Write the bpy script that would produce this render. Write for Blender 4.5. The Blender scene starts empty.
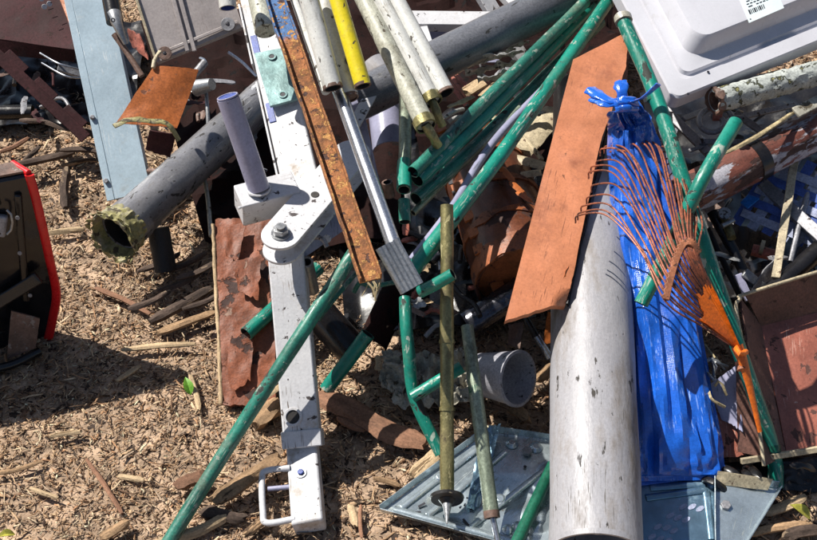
import bpy, math, random
import numpy as np
from mathutils import Vector, Matrix, noise
random.seed(7); RN = np.random.RandomState(11)
SC = bpy.context.scene
COL = SC.collection
R = math.radians

# ------------------------------------------------------------------ camera
PITCH = 42.0; CAMH = 1.6; HFOV = 40.0
cam_d = bpy.data.cameras.new('camera'); cam = bpy.data.objects.new('camera', cam_d); COL.objects.link(cam)
cam.location = (0, 0, CAMH); cam.rotation_euler = (R(90-PITCH), 0, 0)
cam_d.sensor_fit = 'HORIZONTAL'; cam_d.angle = R(HFOV); cam_d.clip_start = 0.05; cam_d.clip_end = 500
SC.camera = cam
# ------------------------------------------------------------------ sky and sun
SUN_EL = 54.0
SUN_H = Vector((1.0, -0.50, 0)).normalized()        # horizontal way the light travels
w = bpy.data.worlds.new('World'); SC.world = w; w.use_nodes = True
nt = w.node_tree; nt.nodes.clear()
out = nt.nodes.new('ShaderNodeOutputWorld'); bg = nt.nodes.new('ShaderNodeBackground'); sky = nt.nodes.new('ShaderNodeTexSky')
sky.sky_type = 'NISHITA'; sky.sun_disc = False; sky.sun_elevation = R(SUN_EL)
sky.sun_rotation = math.atan2(-SUN_H.x, -SUN_H.y)
nt.links.new(sky.outputs[0], bg.inputs[0]); nt.links.new(bg.outputs[0], out.inputs[0]); bg.inputs[1].default_value = 0.054
sl = bpy.data.lights.new('sun', 'SUN'); sl.energy = 5.0; sl.angle = R(0.5); sl.color = (1.0, 0.95, 0.87)
so = bpy.data.objects.new('sun', sl); COL.objects.link(so)
ldir = Vector((SUN_H.x*math.cos(R(SUN_EL)), SUN_H.y*math.cos(R(SUN_EL)), -math.sin(R(SUN_EL))))
so.rotation_euler = ldir.to_track_quat('-Z', 'Y').to_euler(); so.location = (-3, 1, 5)
SC.view_settings.view_transform = 'Standard'; SC.view_settings.look = 'None'
SC.view_settings.exposure = 0.62; SC.view_settings.gamma = 1.0

# ------------------------------------------------------------------ placing: a pixel of the photo and a height give a point
F = 408.5/math.tan(R(HFOV/2)); TH = R(PITCH)
CAM = Vector((0, 0, CAMH)); FW = Vector((0, math.cos(TH), -math.sin(TH))); UP = Vector((0, math.sin(TH), math.cos(TH))); RT = Vector((1, 0, 0))
def ray(px, py): return FW + RT*((px-408.5)/F) + UP*((270-py)/F)
def P(px, py, h):
    r = ray(px, py); return CAM + r*((CAMH-h)/(-r.z))
def S(p): return (Vector(p)-CAM).dot(FW)/F          # metres per pixel there
def onplane(px, py, pl):                             # pl = three points
    a, b, c = pl; n = (b-a).cross(c-a); r = ray(px, py)
    return CAM + r*((a-CAM).dot(n)/r.dot(n))

# ------------------------------------------------------------------ materials
def col4(c): return (c[0], c[1], c[2], 1.0)
def mat(name, base, var=.25, vscale=12, chip=None, chip2=None, dirt=None, rough=.5, metal=0, bump=.25, bscale=90, streak=1.0, coat=0, wave=None, spec=.5, base2=None, zsplit=None, attr=None, rvar=.15, trans=0, weave=None, wamt=1.6, grit=.4, scr=None):
    m = bpy.data.materials.new(name); m.use_nodes = True; t = m.node_tree; N = t.nodes; L = t.links
    bs = N['Principled BSDF']
    tc = N.new('ShaderNodeTexCoord'); oi = N.new('ShaderNodeObjectInfo')
    mul = N.new('ShaderNodeMath'); mul.operation = 'MULTIPLY'; mul.inputs[1].default_value = 37.0; L.new(oi.outputs['Random'], mul.inputs[0])
    ad = N.new('ShaderNodeVectorMath'); ad.operation = 'ADD'; L.new(tc.outputs['Object'], ad.inputs[0]); L.new(mul.outputs[0], ad.inputs[1])
    mp = N.new('ShaderNodeMapping'); mp.inputs['Scale'].default_value = (1, 1, streak); L.new(ad.outputs[0], mp.inputs[0])
    vec = mp.outputs[0]
    def nz(scale, detail=5, rough=.6, v=None, dist=0):
        n = N.new('ShaderNodeTexNoise'); n.inputs['Scale'].default_value = scale; n.inputs['Detail'].default_value = detail
        n.inputs['Roughness'].default_value = rough; n.inputs['Distortion'].default_value = dist; L.new(v or vec, n.inputs['Vector']); return n.outputs[0]
    def ramp(src, a, b):
        r = N.new('ShaderNodeMapRange'); r.inputs['From Min'].default_value = a; r.inputs['From Max'].default_value = b; L.new(src, r.inputs['Value']); return r.outputs[0]
    def mix(f, c1, c2):
        x = N.new('ShaderNodeMix'); x.data_type = 'RGBA'; L.new(f, x.inputs[0])
        for k, c in ((6, c1), (7, c2)):
            if isinstance(c, (tuple, list)): x.inputs[k].default_value = col4(c)
            else: L.new(c, x.inputs[k])
        return x.outputs[2]
    lo = [max(0, c*(1-var)) for c in base]; hi = [min(1, c*(1+var)) for c in (base2 or base)]
    c = mix(ramp(nz(vscale, 6, .65), .35, .65), lo, hi)
    if attr:
        a = N.new('ShaderNodeAttribute'); a.attribute_name = attr
        mm = N.new('ShaderNodeMix'); mm.data_type = 'RGBA'; mm.blend_type = 'MULTIPLY'; mm.inputs[0].default_value = 1; L.new(c, mm.inputs[6]); L.new(a.outputs['Color'], mm.inputs[7]); c = mm.outputs[2]
    if zsplit:      # second colour past a place along the length
        sx = N.new('ShaderNodeSeparateXYZ'); L.new(tc.outputs['Object'], sx.inputs[0])
        nn = nz(30, 4, .6)
        s2 = N.new('ShaderNodeMath'); s2.operation = 'MULTIPLY_ADD'; s2.inputs[1].default_value = .12; L.new(nn, s2.inputs[0]); L.new(sx.outputs['Z'], s2.inputs[2])
        c = mix(ramp(s2.outputs[0], zsplit[0]+.05, zsplit[0]+.07), zsplit[1], c)
    rg = N.new('ShaderNodeMath'); rg.operation = 'MULTIPLY_ADD'; L.new(nz(vscale*2, 3), rg.inputs[0]); rg.inputs[1].default_value = rvar*2; rg.inputs[2].default_value = max(.02, rough-rvar)
    ro = rg.outputs[0]; met = None; hgt = nz(bscale, 4, .6)
    def fmix(f, a, b):
        x = N.new('ShaderNodeMix'); x.data_type = 'FLOAT'; L.new(f, x.inputs[0])
        for k, q in ((2, a), (3, b)):
            if isinstance(q, (int, float)): x.inputs[k].default_value = q
            else: L.new(q, x.inputs[k])
        return x.outputs[0]
    if dirt:        # colour, threshold, scale
        f = ramp(nz(dirt[2], 7, .7), dirt[1], dirt[1]+.14); c = mix(f, c, dirt[0]); ro = fmix(f, ro, .8)
        if metal: met = fmix(f, metal, 0.1)
    for ch in (chip, chip2):
        if ch:      # colour, threshold, scale
            f = ramp(nz(ch[2], 7, .62, dist=.4), ch[1], ch[1]+.02); c = mix(f, c, ch[0]); ro = fmix(f, ro, .75)
            h2 = N.new('ShaderNodeMath'); h2.operation = 'MULTIPLY_ADD'; h2.inputs[1].default_value = -.8; L.new(f, h2.inputs[0]); L.new(hgt, h2.inputs[2]); hgt = h2.outputs[0]
            if metal and met is not None: met = fmix(f, met, 0.1)
    if scr:         # colour, amount: fine scratches, mostly along the length
        for rot, zs in (((.22, .16, .3), .045), ((.75, .45, .1), .07), ((.1, 1.2, .4), .06)):
            m4 = N.new('ShaderNodeMapping'); m4.inputs['Rotation'].default_value = rot; m4.inputs['Scale'].default_value = (1, 1, zs); L.new(ad.outputs[0], m4.inputs[0])
            f = ramp(nz(330, 2, .5, v=m4.outputs[0]), scr[1]+.035, scr[1]+.075); gate = ramp(nz(11, 3, .6), .50, .60)
            mm = N.new('ShaderNodeMath'); mm.operation = 'MULTIPLY'; L.new(f, mm.inputs[0]); L.new(gate, mm.inputs[1])
            c = mix(mm.outputs[0], c, scr[0]); ro = fmix(mm.outputs[0], ro, .7)
    if grit:
        g = N.new('ShaderNodeMix'); g.data_type = 'RGBA'; g.blend_type = 'MULTIPLY'; g.inputs[0].default_value = 1
        gg = N.new('ShaderNodeMapRange'); gg.inputs['From Min'].default_value = .36; gg.inputs['From Max'].default_value = .60; gg.inputs['To Min'].default_value = 1-grit; gg.inputs['To Max'].default_value = 1.0
        L.new(nz(230, 4, .75, v=ad.outputs[0]), gg.inputs['Value']); g2 = N.new('ShaderNodeMapRange'); g2.inputs['From Min'].default_value = .35; g2.inputs['From Max'].default_value = .62; g2.inputs['To Min'].default_value = 1-grit*.5; g2.inputs['To Max'].default_value = 1.0
        L.new(nz(28, 8, .72), g2.inputs['Value']); m3 = N.new('ShaderNodeMath'); m3.operation = 'MULTIPLY'; L.new(gg.outputs[0], m3.inputs[0]); L.new(g2.outputs[0], m3.inputs[1])
        L.new(c, g.inputs[6]); L.new(m3.outputs[0], g.inputs[7]); c = g.outputs[2]
    if wave:
        wv = N.new('ShaderNodeTexWave'); wv.inputs['Scale'].default_value = wave[0]; wv.inputs['Distortion'].default_value = wave[1]; wv.inputs['Detail'].default_value = 3
        wv.bands_direction = 'X'; L.new(vec, wv.inputs['Vector'])
        c = mix(ramp(wv.outputs[0], .2, .8), c, [k*wave[2] for k in base])
        h3 = N.new('ShaderNodeMath'); h3.operation = 'MULTIPLY_ADD'; h3.inputs[1].default_value = .8; L.new(wv.outputs[0], h3.inputs[0]); L.new(hgt, h3.inputs[2]); hgt = h3.outputs[0]
    if weave:
        hs = []
        for dr in ('X', 'Z'):
            wv = N.new('ShaderNodeTexWave'); wv.inputs['Scale'].default_value = weave; wv.inputs['Distortion'].default_value = .6; wv.bands_direction = dr; L.new(tc.outputs['Object'], wv.inputs['Vector']); hs.append(wv.outputs[0])
        mm = N.new('ShaderNodeMath'); mm.operation = 'MULTIPLY'; L.new(hs[0], mm.inputs[0]); L.new(hs[1], mm.inputs[1])
        h3 = N.new('ShaderNodeMath'); h3.operation = 'MULTIPLY_ADD'; h3.inputs[1].default_value = wamt; L.new(mm.outputs[0], h3.inputs[0]); L.new(hgt, h3.inputs[2]); hgt = h3.outputs[0]
    L.new(c, bs.inputs['Base Color']); L.new(ro, bs.inputs['Roughness'])
    if met is not None: L.new(met, bs.inputs['Metallic'])
    else: bs.inputs['Metallic'].default_value = metal
    bs.inputs['Specular IOR Level'].default_value = spec
    bs.inputs['Coat Weight'].default_value = coat; bs.inputs['Coat Roughness'].default_value = .08
    bs.inputs['Transmission Weight'].default_value = trans
    if bump:
        b = N.new('ShaderNodeBump'); b.inputs['Strength'].default_value = bump; b.inputs['Distance'].default_value = .002; L.new(hgt, b.inputs['Height']); L.new(b.outputs[0], bs.inputs['Normal'])
    return m
RUST = (.16, .055, .025); DIRT = (.12, .085, .055); BLK = (.012, .011, .012)
M = {}
M['soil'] = mat('soil', (.43, .305, .21), .45, 14, chip=((.06, .04, .03), .58, 60), rough=.95, bump=1.0, bscale=160, spec=.2)
M['mulch'] = mat('mulch', (.80, .70, .60), .35, 60, rough=.85, bump=.6, bscale=500, attr='tint', spec=.3, grit=.3)
M['wood'] = mat('weathered_wood', (.36, .23, .13), .5, 40, streak=.12, chip=((.10, .06, .035), .60, 60), rough=.85, bump=1.0, bscale=160, spec=.25)
M['palewood'] = mat('pale_wood', (.52, .38, .23), .4, 45, streak=.1, chip=((.20, .13, .07), .62, 70), rough=.8, bump=.9, bscale=200, spec=.25)
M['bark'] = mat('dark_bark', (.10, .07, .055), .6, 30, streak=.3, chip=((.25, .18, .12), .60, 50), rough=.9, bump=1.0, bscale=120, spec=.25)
M['redwood'] = mat('reddish_wood', (.27, .14, .085), .4, 30, streak=.2, rough=.85, bump=.8, bscale=130, spec=.3)
M['white'] = mat('white_paint', (.58, .58, .60), .08, 10, chip=((.05, .04, .04), .63, 36), chip2=((.06, .05, .05), .65, 110), dirt=((.36, .31, .26), .55, 14), rough=.42, bump=.3, grit=0.12, scr=((.16, .13, .11), .63))
M['whitepipe'] = mat('white_pipe', (.60, .60, .57), .1, 12, chip=((.07, .06, .05), .62, 70), chip2=((.08,.07,.06), .66, 25), dirt=((.33, .31, .26), .55, 22), streak=.6, rough=.4, bump=.3, grit=0.18, scr=((.2, .18, .15), .61))
M['creampipe'] = mat('cream_pipe', (.50, .50, .41), .14, 14, chip=((.10, .08, .05), .60, 60), chip2=((.06,.05,.04), .66, 25), dirt=((.25, .23, .17), .54, 24), streak=.6, rough=.5, bump=.45)
M['yellow'] = mat('yellow_paint', (.74, .60, .02), .08, 12, chip=((.05, .04, .03), .63, 60), dirt=((.45, .36, .05), .56, 20), rough=.35, bump=.2, grit=0.15)
M['pvc'] = mat('grey_pvc', (.33, .325, .345), .10, 9, dirt=((.19, .16, .135), .50, 9), chip=((.04, .035, .03), .645, 60), streak=.35, rough=.48, bump=.35, bscale=140, grit=0.16, scr=((.13, .12, .11), .62))
M['steelpipe'] = mat('grey_pipe', (.22, .22, .235), .3, 12, chip=((.03, .028, .028), .60, 38), chip2=((.02,.02,.02), .64, 90), dirt=((.10, .09, .08), .58, 20), streak=.5, rough=.33, bump=.3, metal=.25, grit=0.25, scr=((.5, .5, .5), .62))
M['darkbeam'] = mat('dark_grey_beam', (.135, .14, .16), .2, 10, chip=((.02, .02, .02), .64, 60), dirt=((.2, .2, .2), .62, 20), streak=.4, rough=.38, bump=.2, scr=((.25, .25, .25), .62))
M['lav'] = mat('lavender_grey', (.30, .30, .42), .15, 12, dirt=((.2, .2, .24), .6, 20), chip=((.05, .05, .05), .70, 60), rough=.32, bump=.15, grit=0.15, scr=((.15, .15, .2), .62))
M['bluecap'] = mat('blue_cap', (.06, .10, .36), .2, 20, rough=.35, bump=.1)
M['channel'] = mat('pale_blue_grey_paint', (.36, .46, .53), .1, 8, dirt=((.28, .33, .36), .60, 18), chip=((.08, .08, .08), .71, 60), rough=.35, bump=.12, grit=0.14, scr=((.55, .6, .62), .62))
M['teal'] = mat('teal_grey_plate', (.22, .36, .36), .3, 14, dirt=((.12, .20, .21), .54, 14), rough=.4, bump=.3, metal=.3, grit=0.2)
M['maroon'] = mat('maroon_paint', (.055, .020, .022), .35, 10, chip=((.03, .015, .012), .62, 40), dirt=((.05, .035, .035), .58, 14), rough=.75, bump=.3, spec=.15)
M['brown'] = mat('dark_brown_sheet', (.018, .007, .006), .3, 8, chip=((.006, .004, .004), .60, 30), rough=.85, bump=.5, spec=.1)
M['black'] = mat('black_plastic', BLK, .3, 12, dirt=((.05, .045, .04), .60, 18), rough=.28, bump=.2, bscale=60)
M['blackrub'] = mat('black_rubber', (.014, .013, .014), .3, 20, dirt=((.05, .045, .04), .58, 40), rough=.55, bump=.8, bscale=200)
M['red'] = mat('red_trim', (.62, .012, .015), .15, 20, rough=.3, bump=.15, grit=0.1)
M['orange'] = mat('terracotta_paint', (.50, .185, .088), .12, 7, chip=((.20, .07, .03), .67, 40), chip2=((.5, .35, .25), .715, 70), dirt=((.32, .10, .045), .56, 9), rough=.45, bump=.25, grit=0.18, scr=((.22, .07, .03), .63))
M['orangedark'] = mat('burnt_orange_paint', (.50, .145, .035), .2, 8, chip=((.16, .05, .02), .64, 40), dirt=((.28, .09, .03), .55, 12), rough=.4, bump=.3)
M['rakeorange'] = mat('orange_enamel', (.80, .17, .012), .2, 18, chip=((.25, .07, .02), .65, 50), rough=.35, bump=.25)
M['tine'] = mat('rusty_tine', (.33, .10, .05), .4, 25, chip=((.12, .05, .035), .56, 60), rough=.5, bump=.4, metal=.2)
M['brace'] = mat('rusty_brace', (.36, .13, .06), .35, 30, chip=((.13, .05, .03), .58, 60), rough=.6, bump=.6)
M['green'] = mat('green_enamel', (.009, .215, .155), .25, 14, chip=((.33, .40, .34), .61, 55), chip2=((.02, .025, .02), .615, 34), dirt=((.04, .17, .12), .56, 18), streak=.6, rough=.33, bump=.35, grit=0.25, scr=((.35, .42, .36), .60))
M['green2'] = mat('scuffed_green_enamel', (.022, .18, .13), .35, 14, chip=((.30, .36, .30), .59, 60), chip2=((.03, .03, .025), .62, 35), dirt=((.10, .17, .12), .52, 18), streak=.6, rough=.42, bump=.45, scr=((.32, .38, .32), .58))
M['greendark'] = mat('dark_green_enamel', (.010, .12, .07), .2, 14, chip=((.2, .3, .22), .70, 65), rough=.35, bump=.25)
M['brass'] = mat('brassy_zinc', (.33, .29, .13), .35, 18, dirt=((.09, .07, .035), .53, 22), chip=((.45, .40, .20), .62, 50), streak=.5, rough=.38, metal=.65, bump=.5)
M['patina'] = mat('green_patina', (.26, .31, .23), .35, 18, dirt=((.09, .09, .06), .55, 24), chip=((.45, .48, .38), .61, 40), streak=.5, rough=.45, metal=.45, bump=.5)
M['steel'] = mat('bright_steel', (.55, .58, .64), .12, 16, dirt=((.25, .22, .2), .64, 26), streak=.2, rough=.28, metal=.9, bump=.2)
M['alu'] = mat('dull_aluminium', (.42, .43, .44), .2, 16, dirt=((.16, .15, .14), .56, 26), streak=.3, rough=.4, metal=.7, bump=.3)
M['galv'] = mat('galvanised_sheet', (.50, .58, .62), .14, 14, dirt=((.26, .22, .12), .625, 11), chip=((.06, .05, .04), .70, 60), rough=.27, metal=.75, bump=.15, rvar=.08, grit=0.15, scr=((.3, .33, .33), .60))
M['galvdark'] = mat('blue_galvanised_sheet', (.20, .33, .44), .2, 14, dirt=((.14, .15, .14), .62, 14), chip=((.06, .05, .04), .70, 60), rough=.25, metal=.75, bump=.15, rvar=.08, grit=0.2)
M['rust'] = mat('flaky_rust', (.33, .13, .045), .5, 40, chip=((.55, .28, .08), .56, 90), chip2=((.08, .03, .02), .60, 60), rough=.85, bump=1.0, bscale=180, zsplit=(-.19, (.09, .19, .40)))
M['rustrim'] = mat('rusty_steel', (.17, .10, .075), .4, 30, chip=((.30, .25, .22), .60, 60), rough=.6, bump=.6)
M['rustred'] = mat('peeling_red_paint', (.26, .075, .03), .35, 12, chip=((.055, .022, .015), .57, 16), chip2=((.36, .22, .16), .67, 40), rough=.6, bump=1.0, bscale=60)
M['peel'] = mat('peeling_red_grey', (.19, .06, .04), .35, 12, chip=((.42, .41, .46), .495, 15), chip2=((.06, .025, .02), .56, 30), streak=.35, rough=.55, bump=.9, bscale=70)
M['lichen'] = mat('lichen_crust', (.47, .50, .47), .25, 20, chip=((.05, .055, .03), .575, 60), chip2=((.30, .28, .10), .64, 60), rough=.85, bump=1.0, bscale=90)
M['tub'] = mat('pinkish_rust_paint', (.37, .125, .085), .25, 10, chip=((.10, .04, .03), .61, 30), chip2=((.6, .38, .32), .70, 40), dirt=((.30, .09, .065), .56, 8), rough=.5, bump=.5, grit=0.25, scr=((.6, .35, .28), .62))
M['tubwall'] = mat('brown_rust', (.16, .075, .055), .3, 14, chip=((.06, .03, .02), .61, 30), rough=.6, bump=.6)
M['tan'] = mat('tan_edge', (.50, .42, .28), .3, 40, chip=((.12, .07, .04), .62, 60), rough=.6, bump=.4)
M['enamel'] = mat('white_enamel', (.52, .52, .56), .05, 6, chip=((.03, .03, .03), .735, 60), dirt=((.40, .39, .39), .60, 8), rough=.25, bump=.03, grit=0.04, scr=((.35, .35, .37), .66))
M['paper'] = mat('pale_label', (.60, .68, .70), .05, 10, rough=.5, bump=.02, grit=0.05)
M['ink'] = mat('black_ink', (.02, .02, .03), .1, 10, rough=.5, bump=0)
M['tarp'] = mat('blue_tarp', (.014, .12, .60), .25, 8, dirt=((.010, .085, .50), .55, 6), rough=.2, bump=.3, bscale=45, weave=120, wamt=.35, coat=.6, grit=.25, scr=((.25, .42, .85), .60))
M['tape'] = mat('olive_tape', (.34, .31, .13), .35, 22, chip=((.09, .07, .04), .57, 45), dirt=((.40, .36, .28), .52, 30), rough=.5, bump=.7)
M['panel'] = mat('pinkish_grey_panel', (.37, .33, .32), .18, 5, dirt=((.22, .17, .15), .58, 8), chip=((.10, .07, .05), .70, 50), rough=.4, bump=.15, grit=0.2, scr=((.2, .16, .15), .62))
M['pinkrust'] = mat('pink_rust', (.42, .13, .09), .35, 18, chip=((.13, .05, .04), .58, 40), rough=.7, bump=.7)
M['strap'] = mat('blue_webbing', (.06, .12, .42), .3, 25, rough=.7, bump=.5, bscale=300)
M['strapw'] = mat('pale_webbing', (.38, .42, .58), .2, 25, rough=.7, bump=.5, bscale=300)
M['brightblue'] = mat('bright_blue_plastic', (.02, .2, .62), .15, 20, rough=.35, bump=.1)
M['bag'] = mat('cloudy_plastic', (.42, .40, .33), .35, 18, chip=((.10, .08, .05), .60, 30), rough=.3, bump=.6, bscale=60)
M['iron'] = mat('grey_wrought_iron', (.30, .30, .32), .25, 30, chip=((.06, .04, .035), .61, 60), rough=.5, bump=.4, metal=.3)
M['inside'] = mat('dark_pipe_inside', (.03, .026, .024), .4, 20, rough=.7, bump=.4)
M['foil'] = mat('pale_foil', (.50, .50, .49), .3, 20, chip=((.04, .04, .04), .60, 50), rough=.35, metal=.3, bump=.4)
M['drumband'] = mat('rust_orange_band', (.30, .09, .03), .35, 14, chip=((.09, .03, .02), .58, 30), rough=.5, bump=.5)
M['leaf'] = mat('green_leaf', (.16, .38, .03), .2, 60, rough=.5, bump=.2)
M['yleaf'] = mat('yellow_leaf', (.45, .42, .06), .3, 60, rough=.6, bump=.3)
M['straw'] = mat('straw', (.45, .36, .20), .4, 80, rough=.8, bump=.4)

# ------------------------------------------------------------------ objects
W = {}
def tag(o, label=None, cat=None, group=None, kind=None):
    if label: o['label'] = label
    if cat: o['category'] = cat
    if group: o['group'] = group
    if kind: o['kind'] = kind
    return o
def thing(name, label, cat, loc, group=None):
    o = bpy.data.objects.new(name, None); o.empty_display_size = .05; COL.objects.link(o); o.location = loc
    W[o.name] = Matrix.Translation(Vector(loc)); return tag(o, label, cat, group)
def frame(a, b, n=None):            # z along a->b, y towards n (default: towards the camera and up)
    z = (b-a).normalized(); mid = (a+b)/2
    n = n or ((CAM-mid).normalized()+Vector((0, 0, .6)))
    y = (n - z*n.dot(z)).normalized(); x = y.cross(z).normalized()
    m = Matrix((x, y, z)).transposed().to_4x4(); m.translation = mid; return m
def mk(name, V, Fc, m, parent=None, M4=None, bev=0, ang=35, mats=None, fm=None):
    V = np.array([tuple(v) for v in V], dtype=float)
    if M4 is None: M4 = Matrix.Translation(Vector(((V.max(0)+V.min(0))/2).tolist()))
    inv = np.array(M4.inverted()); L = V@inv[:3, :3].T + inv[:3, 3]
    me = bpy.data.meshes.new(name); me.from_pydata(L.tolist(), [], Fc); me.materials.append(m)
    for q in (mats or []): me.materials.append(q)
    if fm: me.polygons.foreach_set('material_index', fm)
    me.validate(); me.polygons.foreach_set('use_smooth', [True]*len(me.polygons))
    me.update(); me.set_sharp_from_angle(angle=R(ang))
    o = bpy.data.objects.new(name, me); COL.objects.link(o)
    if parent: o.parent = parent; o.matrix_basis = W[parent.name].inverted()@M4
    else: o.matrix_basis = M4
    W[o.name] = M4
    if bev:
        b = o.modifiers.new('bevel', 'BEVEL'); b.width = bev; b.segments = 2; b.limit_method = 'ANGLE'; b.angle_limit = R(40); b.harden_normals = False
    return o
def catmull(pts, n):
    if len(pts) < 3: return [pts[0].lerp(pts[1], i/n) for i in range(n+1)]
    out = []; Q = [pts[0]*2-pts[1]]+list(pts)+[pts[-1]*2-pts[-2]]; k = len(pts)-1
    for i in range(n+1):
        t = i/n*k; j = min(int(t), k-1); u = t-j; a, b, c, d = Q[j:j+4]
        out.append(.5*((2*b)+(c-a)*u+(2*a-5*b+4*c-d)*u*u+(3*b-a-3*c+d)*u**3))
    return out
def tube(name, pts, w, m, parent=None, wall=None, seg=20, step=.012, dent=.0, endw=None, flat=1.0, jag=0, capend=False, smooth=True, nseed=None, taper=None, inmat='inside', straightz=True, rough_r=0):
    """pts = 3-D points; w = width in photo pixels at the first point (or radius in metres if negative)"""
    pts = [Vector(p) for p in pts]
    r0 = -w if w < 0 else w/2*S(pts[0]); r1 = r0 if endw is None else (-endw if endw < 0 else endw/2*S(pts[-1]))
    ln = sum((pts[i+1]-pts[i]).length for i in range(len(pts)-1)); n = max(2, min(160, int(ln/step)))
    C = catmull(pts, n); sd = nseed if nseed is not None else random.random()*99
    V = []; Fc = []; fm = []
    T0 = (C[1]-C[0]).normalized(); ref = Vector((0, 0, 1)) if abs(T0.z) < .8 else Vector((0, 1, 0)); ux = ref.cross(T0).normalized()
    rings = []
    for i, c in enumerate(C):
        T = (C[min(i+1, n)]-C[max(i-1, 0)]).normalized(); ux = (ux-T*ux.dot(T)).normalized(); uy = T.cross(ux)
        t = i/n; r = r0+(r1-r0)*t
        if taper: r *= taper(t)
        rings.append((c, ux.copy(), uy, r, T))
    def ring(c, ux, uy, r, T, inner=False, e=0):
        k = len(V)
        for s in range(seg):
            a = 2*math.pi*s/seg; d = ux*math.cos(a)+uy*math.sin(a)*flat
            q = r
            if dent and not inner: q *= 1+dent*noise.noise((c+d*r*2)*14+Vector((sd, sd, 0)))*2
            if rough_r and not inner: q *= 1+rough_r*noise.noise((c+d*r*2)*70+Vector((sd, 0, 0)))*2
            off = T*(e*jag*noise.noise(Vector((math.cos(a)*2.5, math.sin(a)*2.5, sd)))*2*r) if e else Vector()
            V.append(c+d*q+off)
        return k
    K = [ring(*rg, e=(-1 if i == 0 else 1 if i == n else 0)) for i, rg in enumerate(rings)]
    def join(a, b, mi, flip=False):
        for s in range(seg):
            s2 = (s+1) % seg; f = (a+s, a+s2, b+s2, b+s); Fc.append(f[::-1] if flip else f); fm.append(mi)
    for i in range(n): join(K[i], K[i+1], 0)
    if wall:
        th = wall; st = [0]+list(range(3, n-2, 6))+[n]
        I = []
        for i in st:
            c, a, b, r, T = rings[i]; I.append(ring(c, a, b, max(r-th, r*.3), T, True, e=(-1 if i == 0 else 1 if i == n else 0)))
        for i in range(len(I)-1): join(I[i], I[i+1], 1, True)
        join(K[0], I[0], 0, True); join(K[n], I[-1], 0)
    else:
        for kk, c, sg in ((K[0], rings[0][0], 1), (K[n], rings[n][0], 0)):
            q = len(V); V.append(c)
            for s in range(seg):
                s2 = (s+1) % seg; f = (kk+s, kk+s2, q); Fc.append(f[::-1] if sg else f); fm.append(0)
    return mk(name, V, Fc, m, parent, frame(pts[0], pts[-1]), mats=[M[inmat]] if wall else None, fm=fm if wall else None, ang=50)
def prof(name, a, b, pr, m, parent=None, n=None, bev=.0012, sub=1, wob=0, M4=None):
    """extrude the closed outline pr [(x, y) metres] from a to b; +x is to the right for a bar given top to bottom"""
    a = Vector(a); b = Vector(b); fr = frame(a, b, n); x = fr.col[0].xyz; y = fr.col[1].xyz
    V = []; k = len(pr); sd = random.random()*50
    for i in range(sub+1):
        c = a.lerp(b, i/sub)
        for (u, v) in pr:
            o = Vector((noise.noise(Vector((c.x*20, c.y*20, sd+u*30))), 0, noise.noise(Vector((c.x*20, c.y*20, sd+9+v*30)))))*wob
            V.append(c+x*u+y*v+o)
    Fc = [tuple(range(k))[::-1], tuple(range(sub*k, sub*k+k))]
    for i in range(sub):
        for s in range(k): s2 = (s+1) % k; Fc.append((i*k+s, i*k+s2, (i+1)*k+s2, (i+1)*k+s))
    return mk(name, V, Fc, m, parent, fr, bev=bev)
def rect(w, t, y0=0): return [(-w/2, y0-t), (w/2, y0-t), (w/2, y0), (-w/2, y0)]
def bar(name, a, b, wpx, tpx, m, parent=None, n=None, bev=.0012, sub=1, wob=0):
    s = S(a); return prof(name, a, b, rect(wpx*s, tpx*s), m, parent, n, bev, sub, wob)
def sheet(name, c, m, th=.003, nx=14, ny=14, amp=0, freq=8, jag=0, parent=None, ridge=False, fn=None, up=True, ang=35):
    """a sheet between four corners c00 c10 c11 c01 (round it), bent by noise, with real thickness"""
    a, b, d, e = [Vector(q) for q in c]; nrm = (b-a).cross(e-a).normalized()
    if nrm.dot(CAM-a) < 0: nrm = -nrm
    sd = Vector((random.random()*40, random.random()*40, 0)); V = []; 
    for side in (0, 1):
        for j in range(ny+1):
            for i in range(nx+1):
                u = i/nx; v = j/ny; uu, vv = u, v
                if jag:
                    ed = min(u, 1-u, v, 1-v)
                    if ed < .001:
                        q = noise.noise(Vector((u*9, v*9, sd.x)))*jag+noise.noise(Vector((u*31, v*31, sd.x)))*jag*.5
                        uu = u+(q if u < .01 else -q if u > .99 else 0); vv = v+(q if v < .01 else -q if v > .99 else 0)
                p = (a*(1-uu)+b*uu)*(1-vv)+(e*(1-uu)+d*uu)*vv
                q = p*freq+sd
                h = (noise.fractal(q, 1.0, 2.0, 4) if not ridge else (0.5-abs(noise.noise(q)))*1.4+(.5-abs(noise.noise(q*2.3+sd)))*.7+.25*noise.noise(q*5)-.7)*amp if amp else 0
                if fn: h += fn(u, v)
                V.append(p+nrm*(h-(th if side else 0)))
    k = (nx+1)*(ny+1); Fc = []
    flip = ((b-a).cross(e-a)).dot(nrm) < 0
    for j in range(ny):
        for i in range(nx):
            q = j*(nx+1)+i; f = (q, q+1, q+nx+2, q+nx+1)
            Fc.append(f[::-1] if flip else f); g = tuple(x+k for x in f); Fc.append(g if flip else g[::-1])
    edge = [i for i in range(nx+1)]+[j*(nx+1)+nx for j in range(1, ny+1)]+[ny*(nx+1)+i for i in range(nx-1, -1, -1)]+[j*(nx+1) for j in range(ny-1, 0, -1)]
    for s in range(len(edge)):
        x, y = edge[s], edge[(s+1) % len(edge)]; f = (y, x, x+k, y+k); Fc.append(f[::-1] if flip else f)
    return mk(name, V, Fc, m, parent, frame(a.lerp(b, .5), e.lerp(d, .5), nrm), ang=ang)
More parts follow.
